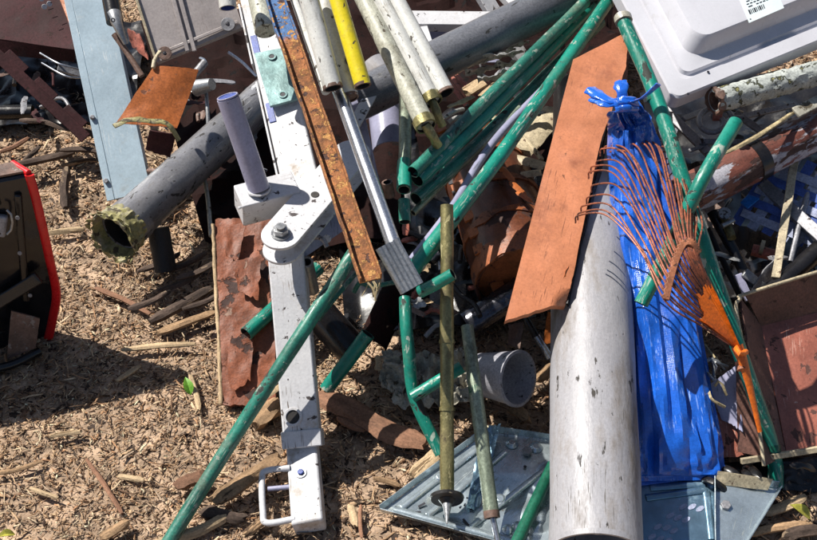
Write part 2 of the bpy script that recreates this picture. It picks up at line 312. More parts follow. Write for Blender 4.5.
def plate(name, pts, th, m, parent=None, bev=.001, down=True):
    """flat polygon (3-D points, coplanar) with thickness away from the camera"""
    pts = [Vector(p) for p in pts]; n = Vector()
    for i in range(len(pts)): n += pts[i].cross(pts[(i+1) % len(pts)])
    n.normalize()
    if n.dot(CAM-pts[0]) < 0: pts = pts[::-1]; n = -n
    k = len(pts); V = pts+[p-n*th for p in pts]
    Fc = [tuple(range(k)), tuple(range(2*k-1, k-1, -1))]
    for s in range(k): s2 = (s+1) % k; Fc.append((s2, s, s+k, s2+k))
    return mk(name, V, Fc, m, parent, bev=bev)
def disc(name, c, r, n, m, th=.003, parent=None, seg=24, squash=1, hole=0, bev=.0005):
    c = Vector(c); n = Vector(n).normalized(); x = n.orthogonal().normalized(); y = n.cross(x); V = []; Fc = []
    for z in (0, th):
        for s in range(seg): a = 2*math.pi*s/seg; V.append(c+(x*math.cos(a)+y*math.sin(a)*squash)*r+n*z)
    if hole:
        for z in (0, th):
            for s in range(seg): a = 2*math.pi*s/seg; V.append(c+(x*math.cos(a)+y*math.sin(a)*squash)*r*hole+n*z)
        for s in range(seg):
            s2 = (s+1) % seg
            Fc += [(s, s2, seg+s2, seg+s), (seg+s, seg+s2, 3*seg+s2, 3*seg+s), (2*seg+s2, 2*seg+s, 3*seg+s, 3*seg+s2), (s2, s, 2*seg+s, 2*seg+s2)]
    else:
        Fc = [tuple(range(seg))[::-1], tuple(range(seg, 2*seg))]
        for s in range(seg): s2 = (s+1) % seg; Fc.append((s, s2, seg+s2, seg+s))
    return mk(name, V, Fc, m, parent, bev=bev)
def nut(name, c, r, n, h, m, parent=None): return disc(name, c, r, n, m, h, parent, seg=6, bev=.0012)
def chunk(name, pts, w, t, m, parent=None, seg=8, n=None, endw=.6, rough=.18):
    """split wood: an uneven many-sided bar with ragged ends; w, t in px at the first point"""
    pts = [Vector(p) for p in pts]; s = S(pts[0]); wr = w*s/2; tr = t*s/2; ns = max(6, int((pts[-1]-pts[0]).length/.008)); C = catmull(pts, ns)
    V = []; Fc = []; sd = random.random()*90; base = [(math.cos(a)*(1+.15*math.sin(3*a+sd)), math.sin(a)) for a in [2*math.pi*i/seg+.3 for i in range(seg)]]
    for i, c in enumerate(C):
        T = (C[min(i+1, ns)]-C[max(i-1, 0)]).normalized(); nn = n or Vector((0, 0, 1)); y = (nn-T*nn.dot(T)).normalized(); x = y.cross(T)
        e = min(i, ns-i)/ns; k = endw+(1-endw)*min(1, e*7)
        for j, (u, v) in enumerate(base):
            q = 1+rough*noise.noise(Vector((j*1.7+sd, i*.22, sd)))*2+rough*.5*noise.noise(Vector((j*3.1, i*.9, sd)))
            off = T*(noise.noise(Vector((j*1.3, sd, 4)))*wr*.9 if i in (0, ns) else 0)
            V.append(c+x*u*wr*q*k+y*v*tr*q*k+off)
    Fc = [tuple(range(seg))[::-1], tuple(range(ns*seg, ns*seg+seg))]
    for i in range(ns):
        for j in range(seg): j2 = (j+1) % seg; Fc.append((i*seg+j, i*seg+j2, (i+1)*seg+j2, (i+1)*seg+j))
    return mk(name, V, Fc, m, parent, frame(pts[0], pts[-1]), ang=28)

# ================================================================== GROUND
def gz(x, y): return .012*noise.noise(Vector((x*2.2, y*2.2, 3)))+.006*noise.noise(Vector((x*7, y*7, 5)))
xs = np.concatenate([[-60, -20, -8, -4], np.linspace(-2.2, 2.2, 150), [4, 8, 20, 60]]); ys = np.concatenate([[-30, -8, -2, 0], np.linspace(.5, 4.2, 130), [7, 14, 30, 80]])
V = [(x, y, gz(x, y)+.004*noise.noise(Vector((x*40, y*40, 1)))) for y in ys for x in xs]; nx = len(xs)
Fc = [(j*nx+i, j*nx+i+1, (j+1)*nx+i+1, (j+1)*nx+i) for j in range(len(ys)-1) for i in range(nx-1)]
tag(mk('ground', V, Fc, M['soil'], M4=Matrix.Identity(4)), kind='structure')

def chips(name, n, x0, x1, y0, y1, lmin, lmax, wmin, wmax, zup, label, tilt=.35, ybias=None):
    L = RN.uniform(lmin, lmax, n)*RN.uniform(.5, 1, n); Wd = RN.uniform(wmin, wmax, n); Tk = Wd*RN.uniform(.2, .6, n)*(.0035/(.0035+Wd))**.3
    X = RN.uniform(x0, x1, n); Y = RN.uniform(y0, y1, n)
    if ybias: Y = np.where((Y < ybias) & (RN.uniform(0, 1, n) < .62), RN.uniform(ybias, y1, n), Y)
    Z = np.array([gz(x, y) for x, y in zip(X, Y)])+RN.uniform(0, 1, n)**1.5*zup
    yaw = RN.uniform(0, math.pi*2, n); pit = RN.normal(0, tilt, n); rol = RN.uniform(-.8, .8, n); bend = RN.normal(0, .06, n)*L
    # 3 sections of 4 corners
    sec = np.array([[-.5, .75], [0, 1.0], [.5, .6]]); cor = np.array([[-1, -1], [1, -1], [1, 1], [-1, 1]])
    loc = np.zeros((n, 12, 3))
    for i, (sx, sw) in enumerate(sec):
        for j, (cy, cz) in enumerate(cor):
            loc[:, i*4+j, 0] = sx*L+RN.normal(0, .06, n)*L*(abs(sx) > .1)
            loc[:, i*4+j, 1] = cy*Wd/2*sw*RN.uniform(.6, 1.2, n)+(bend if i == 1 else 0)
            loc[:, i*4+j, 2] = cz*Tk/2*sw*RN.uniform(.6, 1.2, n)
    cr, sr = np.cos(rol), np.sin(rol); y_, z_ = loc[:, :, 1].copy(), loc[:, :, 2].copy()
    loc[:, :, 1] = y_*cr[:, None]-z_*sr[:, None]; loc[:, :, 2] = y_*sr[:, None]+z_*cr[:, None]
    cp, sp = np.cos(pit), np.sin(pit); x_, z_ = loc[:, :, 0].copy(), loc[:, :, 2].copy()
    loc[:, :, 0] = x_*cp[:, None]-z_*sp[:, None]; loc[:, :, 2] = x_*sp[:, None]+z_*cp[:, None]
    cy, sy = np.cos(yaw), np.sin(yaw); x_, y_ = loc[:, :, 0].copy(), loc[:, :, 1].copy()
    loc[:, :, 0] = x_*cy[:, None]-y_*sy[:, None]+X[:, None]; loc[:, :, 1] = x_*sy[:, None]+y_*cy[:, None]+Y[:, None]; loc[:, :, 2] += Z[:, None]+.001
    q = [(3, 2, 1, 0), (8, 9, 10, 11)]
    for a in (0, 4):
        for j in range(4): j2 = (j+1) % 4; q.append((a+j, a+j2, a+4+j2, a+4+j))
    q = np.array(q); faces = (q[None]+(np.arange(n)*12)[:, None, None]).reshape(-1, 4)
    me = bpy.data.meshes.new(name); nf = len(faces)
    me.vertices.add(n*12); me.vertices.foreach_set('co', loc.reshape(-1).astype('f'))
    me.loops.add(nf*4); me.loops.foreach_set('vertex_index', faces.reshape(-1).astype('i'))
    me.polygons.add(nf); me.polygons.foreach_set('loop_start', (np.arange(nf)*4).astype('i')); me.update(calc_edges=True)
    pal = np.array([[.66, .50, .37], [.52, .38, .27], [.36, .24, .165], [.20, .13, .095], [.09, .06, .05], [.80, .67, .53], [.50, .43, .38], [.58, .36, .23], [.92, .82, .68]])
    k = RN.choice(len(pal), n, p=[.19, .16, .13, .12, .10, .12, .06, .06, .06]); c = pal[k]*RN.uniform(.8, 1.2, (n, 1)); c = c*np.array([1.10, 1.05, .99])
    at = me.color_attributes.new('tint', 'FLOAT_COLOR', 'POINT'); cc = np.ones((n, 12, 4)); cc[:, :, :3] = np.clip(c, 0, 1)[:, None]
    at.data.foreach_set('color', cc.reshape(-1).astype('f')); me.materials.append(M['mulch'])
    o = bpy.data.objects.new(name, me); COL.objects.link(o); W[o.name] = Matrix.Identity(4)
    return tag(o, label, 'mulch', kind='stuff')
chips('mulch', 88000, -1.3, 1.3, 1.04, 3.4, .004, .021, .0009, .0036, .007, 'fine tan and brown wood mulch covering the ground')
chips('wood_splinters', 6500, -1.3, 1.3, 1.04, 3.4, .018, .055, .0012, .0055, .014, 'longer splinters and bark shreds strewn over the mulch', .2, 1.75)
chips('bark_flakes', 6500, -1.3, 1.3, 1.04, 3.4, .007, .024, .004, .010, .009, 'flat wide bark flakes scattered among the finer mulch', .3, 1.6)
chips('straw_strands', 9000, -1.3, 1.3, 1.04, 3.4, .020, .048, .0008, .0026, .013, 'thin straw coloured strands scattered over the whole mulch', .15)
chips('trodden_shreds', 7000, -1.0, -.1, 1.04, 1.75, .004, .018, .0008, .0028, .006, 'trodden fine shreds on the bare soil at the lower left', .2)

# ---- sticks, planks and chunks of wood lying on the ground
def stick(px, w, label, m='wood', t=None, h=.012, name='stick', cat='stick', kink=.12, group=None):
    pts = [P(x, y, h) for x, y in px]
    o = chunk(name, pts, w, t or w*.8, M[m], rough=kink); return tag(o, label, cat, group)
stick([(67, 168), (64, 188), (66, 208)], 9, 'short upright grey brown stick right of the black case', 'bark', h=.03)
stick([(-10, 170), (40, 160), (74, 152)], 9, 'long dark branch lying above the black case', 'bark', h=.05)
stick([(62, 166), (85, 160), (100, 161)], 5, 'thin twig sloping off the short grey stick', 'wood', h=.03)
stick([(95, 288), (125, 300), (150, 314)], 6, 'thin straight reddish twig below the taped pipe mouth', 'redwood', h=.02)
stick([(45, 233), (66, 231), (84, 229)], 7, 'pale twig just left of the taped pipe mouth', 'palewood', h=.02)
stick([(150, 322), (180, 306), (212, 288)], 12, 'dark split branch left of the peeling red board', 'bark', h=.035)
stick([(158, 333), (188, 322), (214, 312)], 9, 'grey brown split branch under the darker one', 'wood', h=.02)
stick([(122, 350), (158, 346), (196, 344)], 7, 'pale flat strip of wood at the right end of the black shadow', 'palewood', t=4, h=.02)
stick([(50, 436), (66, 433), (81, 431)], 6, 'small cream wood chip alone on the open mulch', 'palewood', t=3, h=.02)
stick([(86, 459), (106, 488), (122, 514)], 4.5, 'thin long twig running down the open mulch', 'redwood', h=.015)
stick([(-6, 474), (18, 470), (42, 461)], 5, 'thin brown stick at the left edge of the picture', 'wood', h=.015)
stick([(30, 488), (45, 494), (58, 498)], 5, 'short pale splinter above the lower left corner', 'palewood', t=3, h=.015)
stick([(117, 381), (128, 374), (140, 366)], 6, 'pale stub of wood at the edge of the black shadow', 'palewood', h=.015)
stick([(190, 375), (196, 393), (199, 410)], 5.5, 'narrow light stick beside the small green leaf', 'palewood', t=4, h=.02)
stick([(118, 476), (130, 478), (144, 480)], 7, 'flat light brown chip in the middle of the open mulch', 'palewood', t=3, h=.012)
stick([(176, 487), (190, 480), (205, 478)], 15, 'lumpy reddish brown bark knot left of the long green post', 'redwood', h=.03, kink=.35)
stick([(213, 502), (245, 481), (278, 458)], 19, 'thick split log under the long green post beside the white leg', 'wood', h=.03, kink=.2)
stick([(150, 545), (195, 532), (232, 512)], 12, 'cracked light log in the bottom left of the green post foot', 'palewood', h=.02)
stick([(200, 512), (222, 515), (246, 519)], 13, 'rough brown chunk left of the D shaped handle', 'bark', h=.02, kink=.3)
stick([(244, 535), (258, 524), (270, 512)], 10, 'broken brown chunk just below the D shaped handle', 'wood', h=.02)
stick([(100, 538), (115, 530), (128, 522)], 11, 'weathered root piece at the bottom edge of the mulch', 'wood', h=.02, kink=.3)
stick([(318, 396), (352, 408), (384, 428), (426, 443)], 24, 'wide split plank lying right of the white leg', 'redwood', t=10, h=.03)
stick([(340, 418), (356, 426), (368, 428)], 12, 'short brown plank end tucked under the wide split plank', 'redwood', t=8, h=.02)
stick([(255, 424), (268, 412), (282, 402)], 22, 'light brown wedge of wood behind the white leg', 'wood', h=.02, kink=.25)
stick([(412, 476), (428, 462), (446, 446)], 14, 'pale pointed piece of wood by the corner of the metal sheet', 'palewood', t=6, h=.02)
stick([(361, 505), (360, 520), (362, 538)], 4.5, 'thin upright twig in the mulch between leg and metal sheet', 'redwood', h=.015)
stick([(350, 505), (354, 515), (356, 526)], 8, 'small pale chip between white leg and metal sheet', 'palewood', t=4, h=.015)
stick([(374, 478), (390, 482), (400, 486)], 6, 'small slanted stick above the metal sheet corner', 'wood', h=.015)
stick([(510, 409), (520, 414), (526, 422)], 15, 'knobbly tan root below the grey plastic pipe mouth', 'wood', h=.03, kink=.4)
stick([(535, 380), (545, 374), (552, 365)], 11, 'tan block of wood between the grey pipe mouth and the big pipe', 'wood', h=.03)
stick([(300, 370), (282, 385), (262, 400)], 6, 'thin sliver of wood resting on the red board', 'palewood', t=4, h=.05)
stick([(762, 512), (782, 508), (806, 497)], 12, 'pale split wood below the foot of the right green post', 'palewood', t=7, h=.02)
stick([(745, 535), (775, 528), (812, 524)], 10, 'brown stick in the lower right corner', 'wood', h=.02)
stick([(785, 540), (795, 533), (822, 530)], 14, 'dark rounded stick at the very bottom right', 'bark', h=.02)
stick([(742, 500), (752, 505), (762, 509)], 13, 'brown lump of bark by the corner of the blue grey sheet', 'bark', h=.02, kink=.3)
stick([(0, 152), (14, 147), (28, 138)], 6, 'reddish stick at the left edge under the dark scrap', 'redwood', h=.03)
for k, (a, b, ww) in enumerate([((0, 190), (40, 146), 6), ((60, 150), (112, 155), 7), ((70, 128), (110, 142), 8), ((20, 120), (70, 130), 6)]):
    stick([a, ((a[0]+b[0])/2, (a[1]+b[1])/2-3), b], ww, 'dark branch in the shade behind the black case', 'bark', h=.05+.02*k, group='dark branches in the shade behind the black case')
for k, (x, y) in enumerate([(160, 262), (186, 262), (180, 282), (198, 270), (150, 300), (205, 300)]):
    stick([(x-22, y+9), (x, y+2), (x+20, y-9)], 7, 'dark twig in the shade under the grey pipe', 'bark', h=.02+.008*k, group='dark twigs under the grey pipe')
def leaf(name, c, r, m, label, yaw):
    V = []; Fc = []; 
    for i in range(9):
        t = i/8; wd = math.sin(math.pi*t**.8)*.5*r+.0003
        for s in (-1, 0, 1): V.append(Vector((s*wd, (t-.5)*2*r, abs(s)*wd*.5+.004*math.sin(t*3))))
    for i in range(8):
        for s in (0, 1): Fc.append((i*3+s, i*3+s+1, i*3+s+4, i*3+s+3))
    k = len(V); V2 = [v-Vector((0, 0, .0006)) for v in V]; Fc2 = [tuple(x+k for x in f)[::-1] for f in Fc]
    rot = Matrix.Translation(c)@Matrix.Rotation(yaw, 4, 'Z')@Matrix.Rotation(.5, 4, 'X')
    return tag(mk(name, [rot@v for v in V+V2], Fc+Fc2, m, M4=rot), label, 'leaf')
leaf('leaf', P(188, 386, .03), .018, M['leaf'], 'small bright green leaf on the mulch', .4)
leaf('leaf', P(800, 512, .03), .022, M['yleaf'], 'curled yellow leaf at the lower right of the mulch', 1.2)
leaf('leaf', P(6, 536, .03), .016, M['yleaf'], 'yellow green leaf in the bottom left corner', 2.2)

# ================================================================== DARK SHEETS UNDER THE PILE
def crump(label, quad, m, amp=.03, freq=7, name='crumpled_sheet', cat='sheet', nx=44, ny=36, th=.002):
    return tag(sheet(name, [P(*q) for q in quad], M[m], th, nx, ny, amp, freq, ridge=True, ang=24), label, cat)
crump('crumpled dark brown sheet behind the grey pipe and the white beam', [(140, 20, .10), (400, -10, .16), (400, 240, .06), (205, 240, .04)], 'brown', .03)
crump('crumpled black sheet added to darken the gaps under the middle of the pile', [(330, 120, .06), (560, 80, .08), (540, 320, .03), (345, 330, .02)], 'black', .035)  # added near-black sheet stands in for shade in the gaps
crump('dark brown crumpled sheet added to darken the gaps behind the bundle of green posts', [(395, -40, .12), (640, -60, .12), (620, 160, .08), (420, 160, .08)], 'brown', .04)  # added dark fill so the gaps behind the posts read as shade
crump('black sheet added to darken the gaps under the right side of the pile', [(640, 90, .05), (860, 60, .05), (860, 300, .02), (690, 300, .02)], 'black', .03)  # added black sheet, its colour stands in for shade here
crump('black crumpled sheet added for the dark void under the maroon sheet at the upper left', [(-60, 20, .06), (150, 20, .06), (130, 118, .02), (-60, 130, .02)], 'black', .03)  # added black sheet stands in for the dark void below the panel
crump('black crumpled sheet added to darken the space below the rusty tub', [(700, 462, .03), (860, 455, .03), (860, 492, .015), (720, 490, .015)], 'black', .02, nx=30, ny=12)  # added black sheet stands in for the darkness under the tub rim

# ================================================================== UPPER LEFT
# maroon sheet
t = thing('maroon_panel', 'large dark maroon steel panel with folded lower edge in the upper left corner', 'panel', P(0, 60, 0))
sheet('panel_face', [P(-120, 22, .20), P(76, 50, .20), P(60, -60, .30), P(-120, -80, .30)], M['maroon'], .003, 20, 14, .006, 6, parent=t)
sheet('folded_edge', [P(-120, 22, .20), P(76, 50, .20), P(74, 62, .165), P(-120, 42, .16)], M['maroon'], .003, 16, 2, .001, 6, parent=t)
for (x, y) in ((42, 1), (50, 6), (45, 9), (40, -4)):
    disc('white_spot', P(x, y, .262)+Vector((0, 0, .006)), .0065, (CAM-P(x, y, .262)), M['white'], .002, t)
tag(plate('orange_strip', [P(52, -20, .30), P(66, -20, .305), P(78, 36, .26), (P(74, 36, .26))], .004, M['orangedark']), 'narrow bright orange strip between the maroon panel and the pale channel', 'strip')
# slotted dark angle
t = thing('slotted_angle_bar', 'dark maroon angle bar with raised tabs slanting down at the left', 'metal bar', P(40, 140, 0))
a, b = P(-12, 46, .26), P(86, 138, .10)
bar('rail', a, b, 12, 2, M['maroon'], t)
for k in (.12, .42, .72):
    q0 = a.lerp(b, k); q1 = a.lerp(b, k+.2); o = Vector((.009, .01, .004)); bar('raised_tab', q0+o, q1+o, 14, 1.2, M['maroon'], t, bev=.003)
tag(tube('black_pipe', [P(-20, 113, .06), P(33, 112, .06)], 15, M['black'], wall=.003), 'short black pipe at the left edge behind the mulch', 'pipe')
t = thing('wire_bracket', 'thin bent steel wires on a dark clip in the shade left of the pale channel', 'bracket', P(70, 100, 0))
tube('wire', [P(40, 53, .22), P(60, 64, .22), P(82, 70, .2)], 2, M['steel'], t, seg=8); tube('wire', [P(42, 63, .2), P(66, 76, .2), P(86, 78, .18)], 2, M['steel'], t, seg=8)
bar('clip', P(58, 66, .215), P(84, 74, .19), 8, 5, M['iron'], t)
# pale channel
t = thing('steel_channel', 'long pale blue grey painted steel channel standing at the upper left', 'channel', P(132, 200, 0))
a, b = P(82, -40, .42), P(133, 195, .07); s = S(a); wd = 36*s; th = .003; fl = .03
prof('channel_body', a, b, [(-wd/2, -fl), (-wd/2+th, -fl), (-wd/2+th, -th), (wd/2-th, -th), (wd/2-th, -fl), (wd/2, -fl), (wd/2, 0), (-wd/2, 0)], M['channel'], t, n=Vector((-.02, -.8, 1.0)))
fr = frame(a, b, Vector((-.02, -.8, 1.0))); X = fr.col[0].xyz; Y = fr.col[1].xyz
prof('side_flange', a-X*(wd/2+.001), b-X*(wd/2+.001), [(-.017, -.004), (.0005, -.004), (.0005, -.001), (-.017, -.001)], M['channel'], t, n=Vector((-.02, -.8, 1.0)))
for k in (.655, .92):
    q = a.lerp(b, k)-X*(wd/2+.010)+Y*.0; nut('bolt', q, .006, Y, .006, M['iron'], t)
# thin black tube with a grey clamp
t = thing('clamped_tube', 'thin black tube with a crimped grey clamp and rod, right of the pale channel', 'tube', P(120, 90, 0))
tube('upper_tube', [P(107, -20, .50), P(115, 22, .45)], 17, M['black'], t)
tube('crimped_clamp', [P(114, 14, .462), P(118, 26, .45), P(126, 44, .42)], 15, M['alu'], t, endw=5)
disc('hole_ring', P(113, 20, .478), .0045, CAM-P(113, 20, .47), M['ink'], .002, t, hole=.5)
tube('rod', [P(114, 34, .42), P(128, 54, .39), P(142, 76, .36)], 6, M['rustrim'], t, seg=10)
tag(sheet('pink_rust_scrap', [P(126, 30, .34), P(140, 34, .34), P(148, 60, .30), (P(132, 48, .30))], M['pinkrust'], .003, 8, 8, .008, 20, jag=.08), 'small pinkish rusty scrap beside the crimped clamp', 'scrap')
# grey cabinet panel
pl = (P(157, 62, .40), P(243, 27, .44), P(122, -20, .52)); op = lambda x, y: onplane(x, y, pl); nrm = (pl[1]-pl[0]).cross(pl[2]-pl[0]).normalized()
if nrm.z < 0: nrm = -nrm
t = thing('cabinet_panel', 'pinkish grey metal cabinet panel with double seam and rusty corner washer', 'panel', P(190, 60, 0))
sheet('panel_face', [op(157, 62), op(243, 27), op(215, -60), op(118, -60)], M['panel'], .02, 14, 10, .0015, 6, parent=t)
for k in (0, 7): prof('seam_rib', op(160+k, -50)+nrm*.003, op(188+k, 52)+nrm*.003, rect(.009, .004, .004), M['panel'], t, n=nrm, bev=.0015)
prof('edge_strip', op(168, 51)+nrm*.003, op(238, 22)+nrm*.003, rect(.007, .003, .003), M['panel'], t, n=nrm)
prof('side_strip', op(121, -50)+nrm*.003, op(156, 60)+nrm*.003, rect(.006, .003, .003), M['tan'], t, n=nrm)
for (x, y, m_) in ((165, 54, 'rustrim'), (228, 25, 'iron')):
    o = disc('washer', op(x, y)+nrm*.004, .014, nrm, M[m_], .003, t, hole=.3)
    nut('screw', op(x, y)+nrm*.005, .004, nrm, .003, M['ink'], o)
tag(tube('pale_tube', [P(222, -40, .66), P(228, 8, .60)], 17, M['whitepipe'], wall=.0025, inmat='bluecap'), 'short pale tube with blue lining over the corner of the cabinet panel', 'tube')
# orange sheet with rolled edge
t = thing('orange_sheet', 'small orange sheet with torn yellowish lip lying over the pale channel', 'sheet', P(160, 130, 0))
sheet('sheet_face', [P(116, 123, .36), P(177, 128, .34), P(199, 70, .40), P(154, 66, .42)], M['orangedark'], .003, 16, 12, .004, 14, jag=.01, parent=t, fn=lambda u, v: .004*math.sin(u*math.pi))
tube('torn_lip', [P(114, 126, .375), P(130, 119, .378), P(150, 121, .372), P(168, 124, .362), P(179, 140, .33)], 7, M['tape'], t, seg=10, flat=.5, rough_r=.35)
tube('lip_wire', [P(153, 68, .42), P(155, 58, .43), P(160, 52, .43)], 4, M['tan'], t, seg=8, rough_r=.3)
tag(sheet('brown_scrap', [P(150, 130, .30), P(176, 134, .29), P(170, 158, .24), P(145, 150, .25)], M['maroon'], .003, 8, 8, .01, 18, jag=.05), 'dark brown scrap hanging below the orange sheet', 'scrap')
t = thing('pipe_fitting', 'dull metal fitting with a knob in the dark right of the orange sheet', 'fitting', P(207, 100, 0))
tube('stem', [P(190, 80, .22), P(205, 62, .24)], 8, M['iron'], t, rough_r=.1); tube('knob', [P(196, 88, .21), P(212, 84, .23)], 17, M['alu'], t, endw=12)
tube('thin_rod', [P(206, 90, .2), P(208, 120, .16), P(209, 160, .10)], 4, M['alu'], t, seg=8)
tag(tube('thin_rod', [P(204, 176, .10), P(208, 200, .08), P(211, 236, .06)], 4.5, M['bag'], seg=8), 'thin pale rod standing behind the peeling red board', 'rod')
t = thing('steel_strips', 'two thin bright steel strips slanting in the dark left of the white beam', 'strip', P(230, 60, 0))
tube('strip', [P(228, 52, .22), P(242, 62, .2), P(256, 76, .18)], 3, M['steel'], t, seg=6); tube('strip', [P(196, 74, .22), P(206, 62, .24), P(200, 58, .24)], 3, M['steel'], t, seg=6)

# black case
t = thing('black_case', 'black plastic case with red trim and grey latch standing at the left edge', 'case', P(0, 320, 0))
ed = [P(29, 174, .40), P(36, 200, .345), P(43, 230, .28), P(50, 262, .20), P(56, 292, .12), P(53, 315, .06), P(48, 338, .004)]
lf = [Vector((-1.35, p.y-.24, p.z)) for p in ed]
def caseloft(depth, inset, name, m, back=.07):
    V = []; n = len(ed); bk = Vector((-.035, .03, 0))
    for L_ in (ed, lf, [p+bk for p in lf], [p+bk for p in ed]): V += L_
    Fc = []
    for c0, c1 in ((0, 1), (1, 2), (2, 3), (3, 0)):
        for i in range(n-1): Fc.append((c0*n+i, c0*n+i+1, c1*n+i+1, c1*n+i))
    Fc += [(0, n, 2*n, 3*n), (n-1, 4*n-1, 3*n-1, 2*n-1)]
    return mk(name, V, Fc, m, t, bev=.006)
caseloft(0, 0, 'shell', mat('case_plastic', (.012, .012, .015), .3, 10, dirt=((.035, .034, .036), .58, 12), rough=.17, bump=.15, bscale=40))
tube('red_trim', [p+Vector((.001, -.002, .0)) for p in ed], 10, M['red'], t, seg=10, flat=.6)
tube('red_trim', [ed[0]+Vector((0, 0, .002)), ed[0]+Vector((-.037, .032, .0))], 7, M['red'], t, seg=10)
sheet('dusty_top', [ed[0]+Vector((-.006, .002, .006)), ed[0]+Vector((-.35, -.12, .006)), ed[0]+Vector((-.39, -.092, .006)), ed[0]+Vector((-.036, .028, .006))], M['rustrim'], .004, 10, 8, .003, 10, parent=t)
fo = Vector((0, -.045, .004))
bar('latch', P(-30, 206, .33)+fo, P(13, 214, .31)+fo, 24, 8, M['iron'], t, n=Vector((0, -1, .3)), bev=.004)
bar('latch', P(-30, 190, .36)+fo, P(7, 186, .36)+fo, 14, 6, M['black'], t, n=Vector((0, -1, .3)), bev=.003)
tube('handle_loop', [P(14, 196, .345)+fo, P(19, 202, .335)+fo, P(19, 214, .31)+fo, P(14, 220, .30)+fo], 2.6, M['alu'], t, seg=8)
bar('reinforcing_rib', P(-20, 304, .11)+fo, P(44, 264, .185)+fo, 13, 6, M['black'], t, n=Vector((0, -1, .3)), bev=.003)
sheet('scuffed_plate', [P(16, 352, .0)+fo+Vector((0, 0, .02)), P(44, 340, .01)+fo+Vector((0, 0, .02)), P(46, 304, .095)+fo, P(18, 296, .12)+fo], M['rustrim'], .004, 10, 10, .004, 20, parent=t)
for zt, zw in ((.372, 10), (.30, 6), (.225, 6)): bar('moulded_rib', Vector((-.90, 1.63-.24*.32-.014, zt)), Vector((-.705, 1.63-.016-.24*.02-(.40-zt)*.16, zt)), zw, 6, M['black'], t, n=Vector((0, -1, .25)), bev=.003)
bar('moulded_post', P(22, 186, .365)+fo*.7, P(30, 292, .13)+fo*.7, 7, 6, M['black'], t, n=Vector((0, -1, .3)), bev=.003)
for q_ in ((24, 205, .335), (26, 240, .26), (36, 282, .155)): disc('screw', P(*q_)+fo*.9, .004, Vector((0, -1, .3)), M['iron'], .002, t, seg=12)
tube('lower_rib', [P(-20, 356, .02)+fo, P(16, 350, .02)+fo, P(46, 336, .02)+fo], 9, M['black'], t, seg=10)

# big grey pipe with taped mouth
t = thing('grey_pipe', 'dark grey pipe with a mouth wrapped in torn olive tape, lying over the mulch', 'pipe', P(120, 280, 0))
e0, e1 = P(121, 230, .15), P(285, 80, .13); ax = (e1-e0).normalized(); rp = 45/2*S(e0)
tube('pipe_body', [e0, e1], 45, M['steelpipe'], t, wall=.005, dent=.03, seg=36)
tube('coupling', [e0+ax*.012, e0+ax*.045], -(rp+.003), M['steelpipe'], t, wall=.004, seg=36)
tp = tube('taped_mouth', [e0-ax*.028, e0-ax*.012, e0+ax*.006, e0+ax*.016], -(rp+.009), M['tape'], t, endw=-(rp+.003), wall=.004, seg=64, step=.003, jag=.20, rough_r=.07, inmat='tape')
x_ = ax.orthogonal().normalized(); y_ = ax.cross(x_)
for k in range(16):
    a_ = k/16*6.283+random.uniform(-.1, .1); d = x_*math.cos(a_)+y_*math.sin(a_); tn = ax.cross(d); q = e0-ax*.026+d*(rp+.010)
    ln = random.uniform(.004, .012); ww = random.uniform(.006, .012)
    sheet('tape_shred', [q-tn*ww, q+tn*ww, q+tn*ww*.4-ax*ln*.5+d*random.uniform(.002, .010), q-tn*ww*.5-ax*ln*.3+d*random.uniform(.0, .012)], M['tape'], .0012, 4, 4, .004, 60, jag=.1, parent=tp)
tag(tube('branch_stub', [P(158, 228, .10), P(166, 271, .025)], 22, M['blackrub'], wall=None, rough_r=.04), 'short black rubber stub under the taped grey pipe', 'stub')
# peeling board
t = thing('peeling_board', 'board with flaking brick red paint and a pale edge behind the white leg', 'board', P(240, 400, 0))
sheet('board_face', [P(223, 404, .02), P(276, 408, .02), P(272, 216, .19), P(215, 219, .19)], M['rustred'], .012, 22, 40, .006, 16, jag=.012, parent=t, ridge=True, ang=60)
tube('pale_edge', [P(221, 404, .02), P(219, 350, .066), P(216, 290, .12), P(213, 224, .187)], 4, M['palewood'], t, seg=8, rough_r=.3)
for q in ([(232, 262), (262, 255), (258, 300), (238, 290)], [(226, 340), (255, 330), (250, 380), (230, 392)], [(222, 226), (246, 224), (238, 262), (226, 256)]):
    zz = lambda y: .02+(.17)*(404-y)/185+.010
    sheet('paint_flake', [P(x, y, zz(y)) for x, y in q], M['rustred'], .0015, 8, 8, .005, 40, jag=.1, parent=t)

# ================================================================== THE WHITE LEG AND ITS BEAM
t = thing('white_stand', 'white chipped steel stand leg with bolted arm, round hole and D handle', 'stand', P(300, 525, 0))
NB = Vector((-.05, -.75, 1.0)).normalized()
a, b = P(255, -10, .50), P(308, 215, .335)
s = S(b); wd = 38*s
prof('upper_beam', a, b, rect(wd, .035), M['white'], t, n=NB, bev=.003, sub=8)
fr = frame(a, b, NB); X = fr.col[0].xyz; Y = fr.col[1].xyz; Z = fr.col[2].xyz
prof('side_lip', a.lerp(b, .42)-X*(wd/2+.004), a.lerp(b, .84)-X*(wd/2+.004), rect(.004, .03, .004), M['white'], t, n=NB)
prof('side_lip', a.lerp(b, .05)-X*(wd/2+.004), a.lerp(b, .34)-X*(wd/2+.004), rect(.004, .03, .004), M['white'], t, n=NB)
for k in (.21, .52): prof('slot', a.lerp(b, k)-X*(wd/2-.010)+Y*.0005, a.lerp(b, k+.085)-X*(wd/2-.010)+Y*.0005, rect(.013, .002, .0015), M['bluecap'], t, n=NB, bev=.0008)
